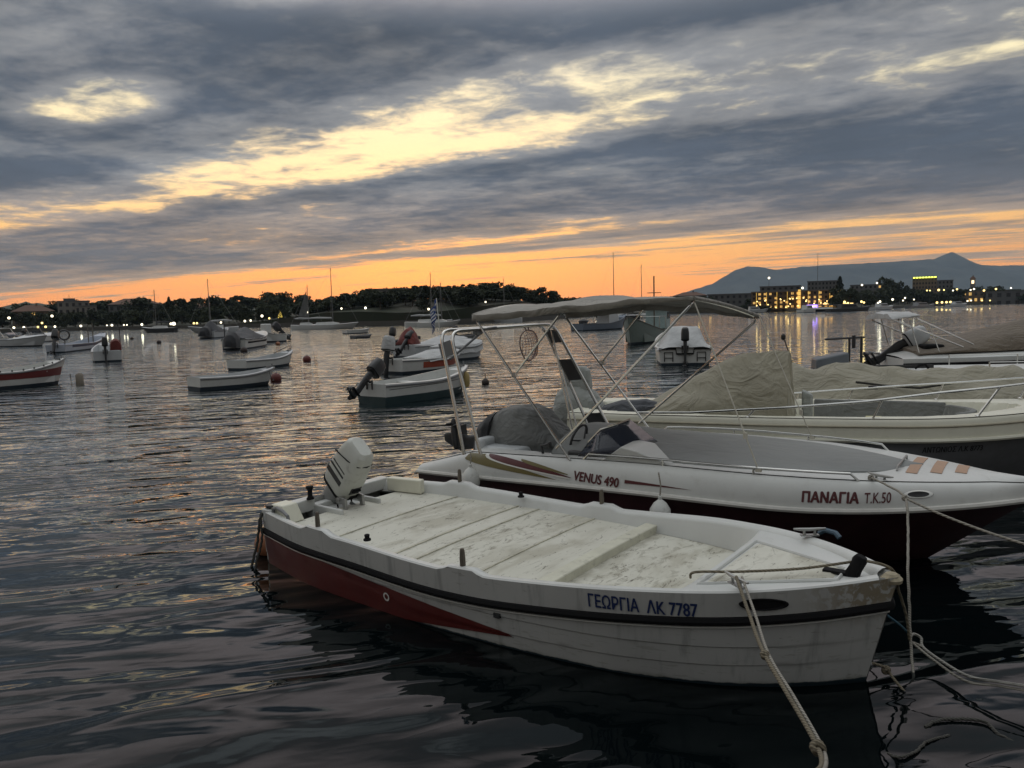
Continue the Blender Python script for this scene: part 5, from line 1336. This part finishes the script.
# ------------------------------------------------------------------ buoys
def buoy(label, w, r_, mat_, cyl=False, pole=0.0, loc=None):
    t = thing('mooring_buoy', label, 'buoy', loc or W0(*w), group='mooring buoys in the bay')
    mb = MB()
    if cyl: mb.lathe([(0, -.4 * r_), (r_ * .7, -.4 * r_), (r_ * .8, .2 * r_), (r_ * .78, 1.9 * r_), (r_ * .5, 2.3 * r_), (0, 2.35 * r_)], 14)
    else: mb.lathe([(r_ * math.sin(a), r_ * (.45 - math.cos(a))) for a in [math.pi * k / 10 for k in range(11)]], 14)
    mb.build('float', mat_, t)
    mb = MB(); z0 = 2.3 * r_ if cyl else 1.4 * r_
    mb.tube([(0, 0, z0), (.0, 0, z0 + .12 * r_ + pole)], r_ * .16, 6); mb.lathe([(r_ * .22, 0), (r_ * .22, r_ * .15)], 8, (0, 0, z0)); mb.build('mooring_ring', GALV, t)
BR, BO, BD, BW = pmat('dull_red_buoy', (.11, .020, .016), .6, dirt=.4), pmat('orange_buoy', (.30, .12, .055), .6, dirt=.5), pmat('dark_buoy', (.035, .025, .022), .7), pmat('dirty_white_buoy', (.24, .21, .17), .7, dirt=.6)
buoy('red ball buoy off the bow of the nearer rowing boat', (276, 381), .20, BR)
buoy('dark red ball buoy floating right of the farther rowing boat', (307, 361.5), .21, BR)
buoy('dirty white drum buoy off the bow of the red banded boat', (80, 384), .17, BW, cyl=True)
buoy('dark buoy with a short staff right of the teal bottomed dinghy', (485.5, 384), .12, BD, pole=.14)
buoy('black ball buoy below the black striped motorboat', (244, 352), .24, BD)
buoy('tiny dark ball buoy in open water left of the moored motorboats', (159, 343.5), .24, BD)
buoy('tiny dark ball buoy floating near the long blue boat', (132, 339.5), .22, BD)
buoy('small orange buoy below the motorboat with the console', (278, 345), .2, BO)
buoy('dark buoy between the maroon hooded runabout and the tender', (419, 338.5), .18, BD)
buoy('worn orange ball buoy touching the stern quarter of the front skiff', None, .14, BO, loc=Vector((-2.33, 7.12, .03)))
# bow lines of the rowing boats and the dinghy
ROPE_D = rope_mat('dark_rope', (.06, .058, .05)); ROPE_T = rope_mat('tan_rope', (.17, .145, .10)); ROPE_W = rope_mat('pale_rope', (.30, .29, .26)); ROPE_B = rope_mat('blue_rope', (.04, .12, .17)); ROPE_G = rope_mat('grey_rope', (.19, .175, .15))
a = at_y(459, 366, 21.3); rope('mooring_line', [a, a + Vector((.06, 0, -.35)), a + Vector((.04, 0, -.75))], .012, ROPE_D, 'dark bow line hanging from the teal bottomed dinghy', 'rope')
a = at_y(269, 371, 25.8); rope('mooring_line', [a, a + Vector((.10, -.05, -.3)), W0(274, 381) + Vector((0, 0, .05))], .012, ROPE_D, 'bow line from the nearer rowing boat to the red buoy', 'rope')
a = at_y(70, 374, 28.6); rope('mooring_line', [a, a + Vector((.02, 0, -.2)), W0(72, 384)], .02, ROPE_W, 'pale bow line hanging from the red banded boat', 'rope')
# ------------------------------------------------------------------ trees
def leaf_mat(name, a, b_):
    m, nt, b = new_mat(name); co = obj_co(nt)
    oi = nt.nodes.new('ShaderNodeObjectInfo'); rnd = X(nt, oi.outputs['Random'])
    c = mix((noise(co, .9, 4, .6) * .7 + rnd * .3).lin(.3, .7), a, b_)
    nt.links.new(c.s, b.inputs['Base Color']); b.inputs['Roughness'].default_value = .85
    return m
LEAF = leaf_mat('broadleaf_foliage', (.020, .028, .012), (.045, .055, .024)); CYP = leaf_mat('cypress_foliage', (.012, .019, .010), (.026, .036, .018)); PINE = leaf_mat('pine_foliage', (.017, .026, .012), (.038, .048, .022))
BARK = pmat('tree_bark', (.075, .060, .045), .9, var=.3)
def tree_proto(kind, seed):
    rnd = random.Random(seed); mb = MB(); tk = MB()
    def leaf(c, s):
        n = Vector((rnd.gauss(0, 1), rnd.gauss(0, 1), rnd.gauss(0, .8))).normalized(); a = n.orthogonal().normalized(); b_ = n.cross(a)
        q = rnd.uniform(0, 6); a, b_ = a * math.cos(q) + b_ * math.sin(q), b_ * math.cos(q) - a * math.sin(q)
        mb.add([c - a * s, c - b_ * s * .6, c + a * s, c + b_ * s * .6], [(0, 1, 2, 3)])
    if kind == 'cypress':          # unit height 1
        tk.tube([(0, 0, 0), (0, 0, .25), (0, 0, .9)], [.018, .014, .004], 6)
        for _ in range(520):
            z = rnd.uniform(.06, 1.0); r_ = .105 * (1 - ((z - .35) / .66) ** 2 if z > .35 else .75 + .25 * z / .35) ; r_ = max(.008, r_ * rnd.uniform(.55, 1.08)); q = rnd.uniform(0, 6.28)
            leaf(Vector((r_ * math.cos(q), r_ * math.sin(q), z)), rnd.uniform(.025, .05))
    else:
        H0 = .26 if kind == 'broad' else .42
        tk.tube([(0, 0, 0), (.01, 0, H0 * .6), (.0, .01, H0), (.02, 0, .7)], [.030, .022, .018, .006], 6)
        clumps = []
        for k in range(17 if kind == 'broad' else 13):
            q = rnd.uniform(0, 6.28); r_ = rnd.uniform(.08, .34); z = rnd.uniform(.26, .86) if kind == 'broad' else rnd.uniform(.52, .86)
            clumps.append((Vector((r_ * math.cos(q), r_ * math.sin(q), z)), rnd.uniform(.12, .20) if kind == 'broad' else rnd.uniform(.11, .17)))
        for c, s in clumps:
            tk.tube([(0, 0, H0 * rnd.uniform(.8, 1.1)), (c.x * .5, c.y * .5, (H0 + c.z) * .5), c], [.012, .008, .003], 5)
            for _ in range(80):
                d = Vector((rnd.gauss(0, 1), rnd.gauss(0, 1), rnd.gauss(0, 1))).normalized() * s * rnd.uniform(.5, 1.05)
                if kind == 'pine': d.z *= .55
                leaf(c + d, rnd.uniform(.034, .065))
    return tk, mb
PROTO = {}
for kind, n in (('cypress', 3), ('broad', 4), ('pine', 3)):
    PROTO[kind] = []
    for s in range(n):
        tk, mb = tree_proto(kind, 17 * s + len(kind))
        a = tk.build('trunk', BARK, smooth=0); b_ = mb.build('crown', {'cypress': CYP, 'broad': LEAF, 'pine': PINE}[kind], smooth=0)
        PROTO[kind].append((a.data, b_.data)); bpy.data.objects.remove(a); bpy.data.objects.remove(b_)
trnd = random.Random(77)
TREE_NAME = {'cypress': ('cypress_tree', 'cypress tree'), 'broad': ('broadleaf_tree', 'tree'), 'pine': ('pine_tree', 'pine tree')}
def tree(kind, x, y, h, label, group, wide=1.0):
    nm, cat = TREE_NAME[kind]
    t = thing(nm, label, cat, (x, y, land_z(x, y) - .15), rz=trnd.uniform(0, 6.28), group=group)
    tk, cr = trnd.choice(PROTO[kind])
    for n_, me in (('trunk', tk), ('crown', cr)):
        o = bpy.data.objects.new(n_, me); scene.collection.objects.link(o); o.parent = t; o.scale = (h * wide, h * wide, h)
    return t
def px_x(px, depth): return at_y(px, 310, depth).x
def tree_px(kind, px, depth_behind, h, label, group, wide=1.0):
    # a tree standing a given distance behind the sea wall, in the direction of a column of the photograph
    y = 250.0
    for _ in range(12): y = shore_y(px_x(px, y)) + depth_behind
    return tree(kind, px_x(px, y), y, h, label, group, wide)
# cypress wood on the headland: a dense crest, looser below
for i in range(112):
    px = 302 + (530 - 302) * (i + trnd.uniform(-.3, .3)) / 111
    y = 250.0
    for _ in range(12): y = shore_y(px_x(px, y)) + trnd.uniform(38, 52)
    e = min(1, (px - 300) / 26, (530 - px) / 30)
    tree(trnd.choice(['cypress', 'cypress', 'pine', 'broad']), px_x(px, y), y, (3.0 + 1.5 * trnd.random()) * (.55 + .45 * e), 'dark tree in the close row on the crest of the wooded headland', 'trees along the headland crest', trnd.uniform(1.2, 1.8))
for i in range(88):
    px = 300 + 235 * (i + trnd.random()) / 88
    tree_px(trnd.choice(['broad', 'pine', 'broad']), px, trnd.uniform(3, 32), trnd.uniform(3.0, 5.0), 'dark bushy tree on the slope of the headland above the water', 'trees on the headland slope', trnd.uniform(1.3, 1.8))
# left promenade
for i in range(46):
    px = -30 + 335 * (i + trnd.random() * .8) / 46
    tree_px(trnd.choice(['broad', 'broad', 'pine']), px, trnd.uniform(7, 30), trnd.uniform(4.2, 6.8), 'dark street tree behind the left promenade', 'street trees on the left promenade', trnd.uniform(.95, 1.3))
for i in range(30):
    px = -30 + 335 * (i + trnd.random() * .8) / 30
    tree_px(trnd.choice(['broad', 'pine']), px, trnd.uniform(50, 120), trnd.uniform(7.5, 10.5), 'dark tree among the houses behind the left promenade', 'trees behind the left promenade', trnd.uniform(1.0, 1.4))
tree_px('cypress', 169.5, 30, 9.6, 'tall cypress standing alone left of the raked mast', None, 1.2)
tree_px('cypress', 184.5, 24, 8.6, 'shorter cypress just right of the raked mast', None, 1.0)
# between headland and hotel
for i in range(44):
    px = 535 + 232 * (i + trnd.random() * .8) / 44
    tree_px(trnd.choice(['broad', 'pine', 'broad']), px, trnd.uniform(8, 60), trnd.uniform(4.5, 7.0), 'dark tree on the low shore between the headland and the lit hotel', 'trees between headland and hotel', trnd.uniform(1.0, 1.4))
# right shore
for i in range(75):
    px = 832 + 215 * (i + trnd.random() * .8) / 75
    tree_px(trnd.choice(['broad', 'pine', 'broad']), px, trnd.uniform(10, 60), trnd.uniform(5.0, 8.5) * (1 if px < 900 else 1.25), 'dark tree along the right shore beyond the lit hotel', 'trees on the right shore', trnd.uniform(1.0, 1.4))
for px, h_, w_ in ((888, 15.5, 1.0), (898, 13.5, .9), (905, 12.0, .9)): tree_px('broad', px, 26, h_, {888: 'biggest round tree on the right shore, left of the flat roofed block', 898: 'round tree between the biggest tree and the flat roofed block', 905: 'smaller round tree touching the flat roofed block'}[px], None, w_)
tree_px('cypress', 839.5, 24, 12.0, 'dark cypress right of the hotel, by the tall building', None, 1.3)

# ------------------------------------------------------------------ buildings
WALL_A = pmat('beige_plaster', (.20, .185, .165), .9, var=.15, scale=.5); WALL_B = pmat('ochre_plaster', (.17, .125, .085), .9, var=.15, scale=.5); WALL_C = pmat('grey_plaster', (.11, .11, .11), .9, var=.15, scale=.5)  # one even, slightly mottled plaster tone per wall type
ROOF_T = pmat('clay_tiles', (.12, .065, .045), .9, var=.2, scale=1.5); ROOF_F = pmat('flat_roof_grey', (.12, .12, .12), .9)
GLASS_D = pmat('dark_window_glass', (.02, .022, .026), .15)
def lit(name, col, e): return pmat(name, col, .6, emit=col, es=e)
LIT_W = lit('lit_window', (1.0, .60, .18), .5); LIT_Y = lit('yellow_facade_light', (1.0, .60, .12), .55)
def building(name, label, px, back, width, depth, height, wall, roof='flat', storeys=3, cols=6, rot=None, lit_frac=.0, cat='building', base_drop=1.0, seed=0, rise=2.5):
    y = 300.0
    for _ in range(12): y = shore_y(px_x(px, y)) + back
    x = px_x(px, y); z = land_z(x, y)
    rnd = random.Random(seed + int(px)); t = thing(name, label, cat, (x, y, z - base_drop), rz=rot if rot is not None else -math.atan2(x, y))
    H = height + base_drop
    mb = MB(); mb.box((0, depth / 2, H / 2), (width, depth, H)); mb.build('wall', wall, t)
    if roof == 'flat':
        mb = MB(); mb.box((0, depth / 2, H + .2), (width + .5, depth + .5, .4)); mb.build('roof', ROOF_F, t)
    else:
        mb = MB(); w, d = width / 2 + .5, depth / 2 + .5; r_ = max(.5, width / 2 - depth / 2)
        mb.add([(-w, depth / 2 - d, H), (w, depth / 2 - d, H), (w, depth / 2 + d, H), (-w, depth / 2 + d, H), (-r_, depth / 2, H + rise), (r_, depth / 2, H + rise)], [(0, 1, 5, 4), (1, 2, 5), (2, 3, 4, 5), (3, 0, 4), (3, 2, 1, 0)])
        rf = mb.build('roof', ROOF_T, t, smooth=0); mb = MB(); mb.box((r_ * .5, depth / 2, H + rise), (.7, .7, 1.4)); mb.build('chimney', wall, rf)
    sh = (H - base_drop) / storeys
    for s in range(storeys):
        for c in range(cols):
            xx = -width / 2 + width * (c + .5) / cols; zz = base_drop + sh * (s + .55)
            mb = MB(); mb.box((xx, -.03, zz), (width / cols * .45, .12, sh * .5)); mb.build('window', LIT_W if rnd.random() < lit_frac else GLASS_D, t)
    return t, H
b, H = building('town_house', 'pale block with a small dark pavilion on its roof behind the left promenade', 74, 70, 12, 9, 8.6, WALL_A, storeys=3, cols=5)
mb = MB(); mb.box((-1.5, 4.5, H + .95), (4.4, 4, 1.1)); mb.build('roof_pavilion', WALL_C, b); mb = MB(); mb.tube([(-1.5, 4.5, H + 1.4), (-1.5, 4.5, H + 3.0)], .12, 6); mb.build('antenna', GREYPLAST, b)
building('town_house', 'lower pale annex just right of the pavilion roofed block', 86, 64, 8, 8, 6.6, WALL_A, storeys=2, cols=4)
building('villa', 'broad house with a wide hipped roof behind the left promenade', 135, 70, 20, 12, 6.8, WALL_C, 'hip', 2, 8, rise=2.6)
building('villa', 'ochre house half hidden by trees near the left edge', 33, 40, 14, 9, 5.6, WALL_B, 'hip', 2, 5, lit_frac=.2)
building('town_house', 'small flat roofed house left of the sailing yacht', 272, 70, 9, 8, 4.9, WALL_C, storeys=2, cols=4)
building('town_house', 'grey house between the cypress pair and the bare mast', 205, 70, 14, 9, 4.6, WALL_C, 'hip', 2, 5, rise=1.6)
building('villa', 'pale low house on the slope of the headland', 389, 26, 12, 6, 3.4, WALL_A, 'flat', 2, 6)
# lit hotel with balconies
def hotel():
    t, H = building('lit_hotel', 'long hotel with rows of yellow lit balconies on the right waterfront', 795, 24, 34, 12, 7.0, WALL_B, 'flat', 4, 16, lit_frac=.55, seed=5)
    for s in range(5):
        mb = MB(); mb.box((0, -.75, 1.0 + s * 1.75), (34.2, 1.5, .16)); mb.build('balcony', WALL_B, t)
    for c in range(18):
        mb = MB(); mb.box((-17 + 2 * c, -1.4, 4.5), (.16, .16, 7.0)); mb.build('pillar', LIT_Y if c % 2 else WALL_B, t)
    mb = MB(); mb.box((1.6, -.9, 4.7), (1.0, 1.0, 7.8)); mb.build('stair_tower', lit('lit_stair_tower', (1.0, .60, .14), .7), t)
    mb = MB(); mb.box((6.5, -3.2, 1.5), (4.2, 1.0, 1.7)); mb.build('purple_sign', lit('purple_terrace_light', (.42, .25, 1.0), 2.6), t)
    mb = MB(); mb.box((16, -3.0, 2.6), (11, 3.0, .3)); mb.build('lit_canopy', lit('lit_canopy', (1.0, .66, .26), 1.6), t)
    for k in range(34):
        xx = -16 + 33 * trnd.random(); zz = 1.6 + 3.6 * trnd.random() ** 2
        mb = MB(); mb.lathe([(0, -.26), (.2, -.18), (.27, 0), (.2, .18), (0, .26)], 8, (xx, -4.2 - 2 * trnd.random(), zz)); mb.tube([(xx, -4.2, zz - .2), (xx, -4.2, .4)], .03, 4) if False else None
        mb.build('terrace_lamp', lit('warm_terrace_lamp', (1.0, .68, .25), 2.2), t)
    return t
hotel()
building('town_house', 'tall dark apartment block rising behind the lit hotel', 823, 70, 15, 12, 11.0, WALL_C, 'flat', 5, 9, lit_frac=.02)
building('town_house', 'smaller dark block behind the left end of the lit hotel', 780, 80, 18, 12, 8.0, WALL_C, 'flat', 4, 7)
building('town_house', 'long dark building left of the lit hotel', 737, 40, 26, 12, 7.2, WALL_C, 'flat', 3, 10, lit_frac=.04)
building('town_house', 'dark flat building between the tallest mast and the round trees', 868, 60, 20, 12, 11.0, WALL_C, 'flat', 4, 8, lit_frac=.04)
b, H = building('apartment_block', 'flat roofed block with a row of green yellow lights along its roof', 924, 60, 15, 12, 17.0, WALL_B, 'flat', 6, 8, lit_frac=.04)
for k in range(8):
    mb = MB(); mb.box((-6.5 + 1.85 * k, -.5, H - .1), (1.25, .3, .8)); mb.build('roof_light', lit('green_yellow_roof_light', (.85, .95, .12), 2.6), b)
building('apartment_block', 'dark lower block beside the green lit roof', 943, 62, 12, 12, 15.0, WALL_C, 'flat', 5, 5)
b, H = building('bell_tower', 'slim stone tower with a lit belfry on the right skyline', 972, 90, 3.2, 3.2, 15, WALL_A, 'hip', 3, 1, rise=2.0, cat='tower')
mb = MB(); mb.box((0, -.14, H - 2.2), (1.6, .2, 2.4)); mb.build('belfry_opening', lit('lit_belfry', (1.0, .75, .45), 1.6), b)
building('villa', 'orange lit terrace house low on the right shore', 987, 16, 30, 10, 8.0, WALL_B, 'flat', 2, 9, lit_frac=.75, seed=3)
building('town_house', 'long dark hall at the right edge of the shore', 1022, 24, 40, 14, 10, WALL_C, 'flat', 2, 8)
building('town_house', 'small dark house on the shore above the bimini canvas', 690, 40, 16, 10, 6.5, WALL_C, 'hip', 2, 5, lit_frac=.1, rise=1.8)

# ------------------------------------------------------------------ lamps along the promenades
LAMP_W = lit('white_lamp_glow', (1.0, .90, .66), 2.6); LAMP_Y = lit('yellow_lamp_glow', (1.0, .72, .25), 2.4)
def lamp(px, py, r_=.36, col=0, back=3.0, label=None, name='street_lamp', group=None):
    y = 300.0
    for _ in range(12): y = shore_y(px_x(px, y)) + back
    p = at_y(px, py, y); z0 = land_z(p.x, p.y)
    if p.z < z0 + .6: p.z = z0 + .6
    t = thing(name, label or ('lit street lamp on the left promenade' if px < 320 else 'lit street lamp below the headland' if px < 560 else 'lit street lamp on the right waterfront'), 'street lamp', (p.x, p.y, z0 - .2),
              group=group or ('lamps on the left promenade' if px < 320 else 'lamps below the headland' if px < 560 else 'lamps on the right waterfront'))
    h = p.z - z0 + .2; k = y / 280.0
    mb = MB(); mb.tube([(0, 0, 0), (0, 0, h - r_ * .8)], [.09, .06], 6); mb.build('pole', DARKPLAST, t)
    mb = MB(); mb.lathe([(r_ * math.sin(a), -r_ * math.cos(a)) for a in [math.pi * q / 8 for q in range(9)]], 10, (0, 0, h)); mb.build('lamp_globe', LAMP_Y if col else LAMP_W, t)
    mb = MB(); mb.lathe([(.02, .12), (r_ * .8, .02), (r_ * .8, 0), (.02, 0)], 10, (0, 0, h + r_)); mb.build('lamp_cap', DARKPLAST, t)
    return t
for px, py, r_, c in ((9, 318, .42, 0), (52, 316, .40, 0), (14, 329, .36, 0), (24, 329, .36, 0), (42, 323, .34, 1), (38, 328, .34, 1), (46, 331.5, .36, 1), (55, 328, .34, 0), (81, 328, .36, 0), (107, 327, .22, 0), (112, 327, .34, 0),
                      (124, 327, .22, 0), (127, 327, .22, 0), (142, 326.5, .36, 0), (171, 325.5, .36, 0), (174, 327, .55, 0), (194, 325.5, .30, 1), (197, 325, .30, 1), (221, 324, .28, 0), (245, 324, .32, 0), (251, 326, .28, 0), (262, 316, .36, 0), (269.5, 323, .26, 1),
                      (308, 320, .26, 0), (342, 321, .24, 0), (366, 320.5, .30, 0), (429, 319, .28, 0), (486, 318, .22, 0), (596, 313, .24, 0), (620, 311, .22, 1), (678, 306, .26, 1), (684, 306, .22, 1), (699, 307, .22, 1),
                      (802.6, 288, .40, 0), (844.6, 302, .44, 1), (848, 303, .32, 1), (861.5, 301.6, .40, 1), (864, 302.5, .34, 1), (880, 301.6, .40, 0), (878, 303, .34, 0), (892.6, 299.5, .46, 0), (905, 298, .40, 0), (903, 300.5, .34, 0), (914, 299.5, .34, 0), (862, 285, .34, 0), (877, 283, .34, 0),
                      (927, 290.5, .40, 1), (930, 290.5, .36, 1), (938.7, 290, .62, 1), (944, 290, .42, 1), (953, 290.5, .42, 0), (957, 289.3, .52, 1), (970.6, 290, .44, 0), (974, 289, .52, 0), (984, 290.5, .60, 1), (996, 289, .60, 1), (1011, 288, .46, 0),
                      (937, 302.6, .60, 1), (942, 302.4, .60, 1), (946.5, 302.2, .60, 1), (950.5, 302.0, .60, 1), (967.5, 301, .46, 0), (971, 300.5, .46, 0), (982, 300.5, .46, 1), (990, 300.5, .40, 1), (997, 300, .56, 0)):
    lamp(px, py, r_, c)
lamp(769, 278, .42, 0, back=10, label='tall lamp mast standing alone above the left end of the hotel', name='lamp_mast')
# floodlit conical tree beside the small house; glowing beads added for the floodlight
t = tree_px('cypress', 280, 5, 2.6, 'small conical tree floodlit yellow on the left promenade', None, 2.2)
mb = MB()
for k in range(40):
    f = k / 39; a = k * 1.9; mb.lathe([(0, -.07), (.07, 0), (0, .07)], 6, ((.62 * (1 - f)) * math.cos(a), (.62 * (1 - f)) * math.sin(a), .5 + 2.1 * f))
o = mb.build('floodlit_glow', lit('yellow_floodlit_glow', (1.0, .72, .15), 4.0), t, smooth=0); o['kind'] = 'stuff'
# ------------------------------------------------------------------ ropes round the two near bows
cl = to_world(skiff, (4.32, -.53, .69)); end = Vector((.885, 2.22, .78)); K1 = at_y(765, 655, 3.45); K2 = at_y(818, 748, 2.75)
rope('mooring_rope', [cl, cl.lerp(K1, .5) + Vector((0, 0, -.01)), K1, K2, end], .0095, ROPE_T, 'tan mooring rope from the skiff cleat to the quay, knotted twice', knots=((K1, .014), (K2, .022)), seed=2)
cl2 = cl + Vector((.03, -.01, 0)); m1 = K1.lerp(K2, .5) + Vector((.030, .01, -.015))
rope('mooring_rope', [cl2, cl2.lerp(K1, .5) + Vector((.014, 0, -.01)), K1 + Vector((.018, 0, 0)), m1, K2 + Vector((.022, 0, -.012)), end + Vector((.03, 0, 0))], .0075, ROPE_G, 'grey rope running doubled beside the tan mooring rope', seed=3)
bk = to_world(skiff, (4.80, .02, .70))
a = to_world(skiff, (3.93, -.30, .535)); b = to_world(skiff, (4.05, -.40, .60))
rope('deck_rope', [a, a.lerp(b, .5) + Vector((0, 0, .03)), to_world(skiff, (4.25, -.30, .635)), to_world(skiff, (4.55, -.12, .655)), bk, to_world(skiff, (4.86, .08, .70))], .008, ROPE_T, 'tan rope lying across the skiff foredeck to the bow bitt', seed=4)
tip = to_world(skiff, (5.00, .05, .69))
v1 = at_y(908, 570, 4.75); v2 = at_y(912, 659, 4.5); v3 = at_y(921, 738, 4.02)
rope('bow_rope', [bk + Vector((0, 0, .02)), tip, at_y(899, 592, 4.45), at_y(906, 615, 4.5), at_y(909.5, 640, 4.5)], .0085, ROPE_T, 'tan rope dropping over the stem of the skiff to the hanging rope', seed=5)
cB = to_world(sport, (4.72, -.68, .80)); kn = at_y(905, 498, 5.35)
rope('bow_rope', [cB, cB.lerp(kn, .5) + Vector((0, 0, .015)), kn, at_y(908, 530, 5.1), v1, v2, v3 + Vector((0, 0, -.0)), v3 + Vector((.03, -.05, -.4))], .0085, ROPE_G, 'grey rope from the speedboat cleat hanging straight into the water', knots=((kn, .015), (cB, .018)), seed=6, wob=.002)
rope('bow_rope', [kn, at_y(940, 514, 5.1), at_y(990, 533, 4.8), at_y(1060, 555, 4.4)], .0085, ROPE_G, 'grey rope from the speedboat cleat running off to the right', seed=7)
sb = to_world(skiff, (4.98, .03, .42))
rope('bow_rope', [sb, at_y(901, 626, 4.5), at_y(911, 636, 4.6)], .007, ROPE_B, 'short blue rope tied under the stem of the skiff', seed=8)
lp = at_y(911, 636, 4.6)
rope('loop_rope', [lp, at_y(914, 634, 4.62), at_y(921, 638, 4.6), at_y(923, 647, 4.55), at_y(940, 660, 4.4), at_y(968, 676, 4.2), at_y(1000, 682, 4.05), at_y(1040, 688, 3.9)], .0085, ROPE_W, 'pale rope with an eye splice running right from the stem of the skiff', seed=9)
rope('loop_rope', [at_y(923, 647, 4.55), at_y(913, 643, 4.6), at_y(935, 661, 4.42), at_y(966, 681, 4.2), at_y(1000, 686, 4.05), at_y(1040, 693, 3.9)], .0075, ROPE_G, 'lower strand of the pale rope with the eye splice', seed=10)
se = to_world(skiff, (4.90, 0, .12))
rope('stem_rope', [se, at_y(886, 668, 4.35), at_y(893, 678, 4.3), at_y(912, 700, 4.15), at_y(935, 722, 4.0), at_y(948, 730, 3.95) + Vector((0, 0, -.12))], .008, ROPE_T, 'tan rope shackled to the stem eye and sinking into the water', knots=((at_y(886, 670, 4.35), .020),), seed=11)
rope('floating_rope', [at_z(925, 727, .0), at_z(940, 720, .012), at_z(962, 719, .012), at_z(985, 722, .012), at_z(1000, 735, .0), at_z(1035, 752, -.02)], .009, ROPE_D, 'dark rope drifting on the water right of the skiff bow', seed=12, wob=.003)
rope('floating_rope', [at_z(884, 752, -.01), at_z(898, 757, .008), at_z(915, 752, .008), at_z(928, 741, .008), at_z(950, 735, .0)], .007, ROPE_D, 'thin dark rope curling on the water below the skiff bow', seed=13, wob=.003)
st = to_world(skiff, (.05, -.66, .54))
rope('stern_line', [st, to_world(skiff, (-.02, -.72, .47)), at_y(257, 545, 6.75), at_y(249, 575, 6.70), at_y(247, 588, 6.65) + Vector((0, 0, -.05))], .012, ROPE_D, 'dark rope looped from the stern bollard of the skiff into the water', seed=14, wob=.004)
rope('stern_line', [st + Vector((.02, 0, 0)), to_world(skiff, (.0, -.73, .46)), at_y(262, 540, 6.72), at_y(256, 566, 6.66), at_y(259, 592, 6.55), at_y(262, 606, 6.5) + Vector((0, 0, -.06))], .011, ROPE_D, 'second dark rope hanging slack beside the stern buoy of the skiff', seed=15, wob=.004)
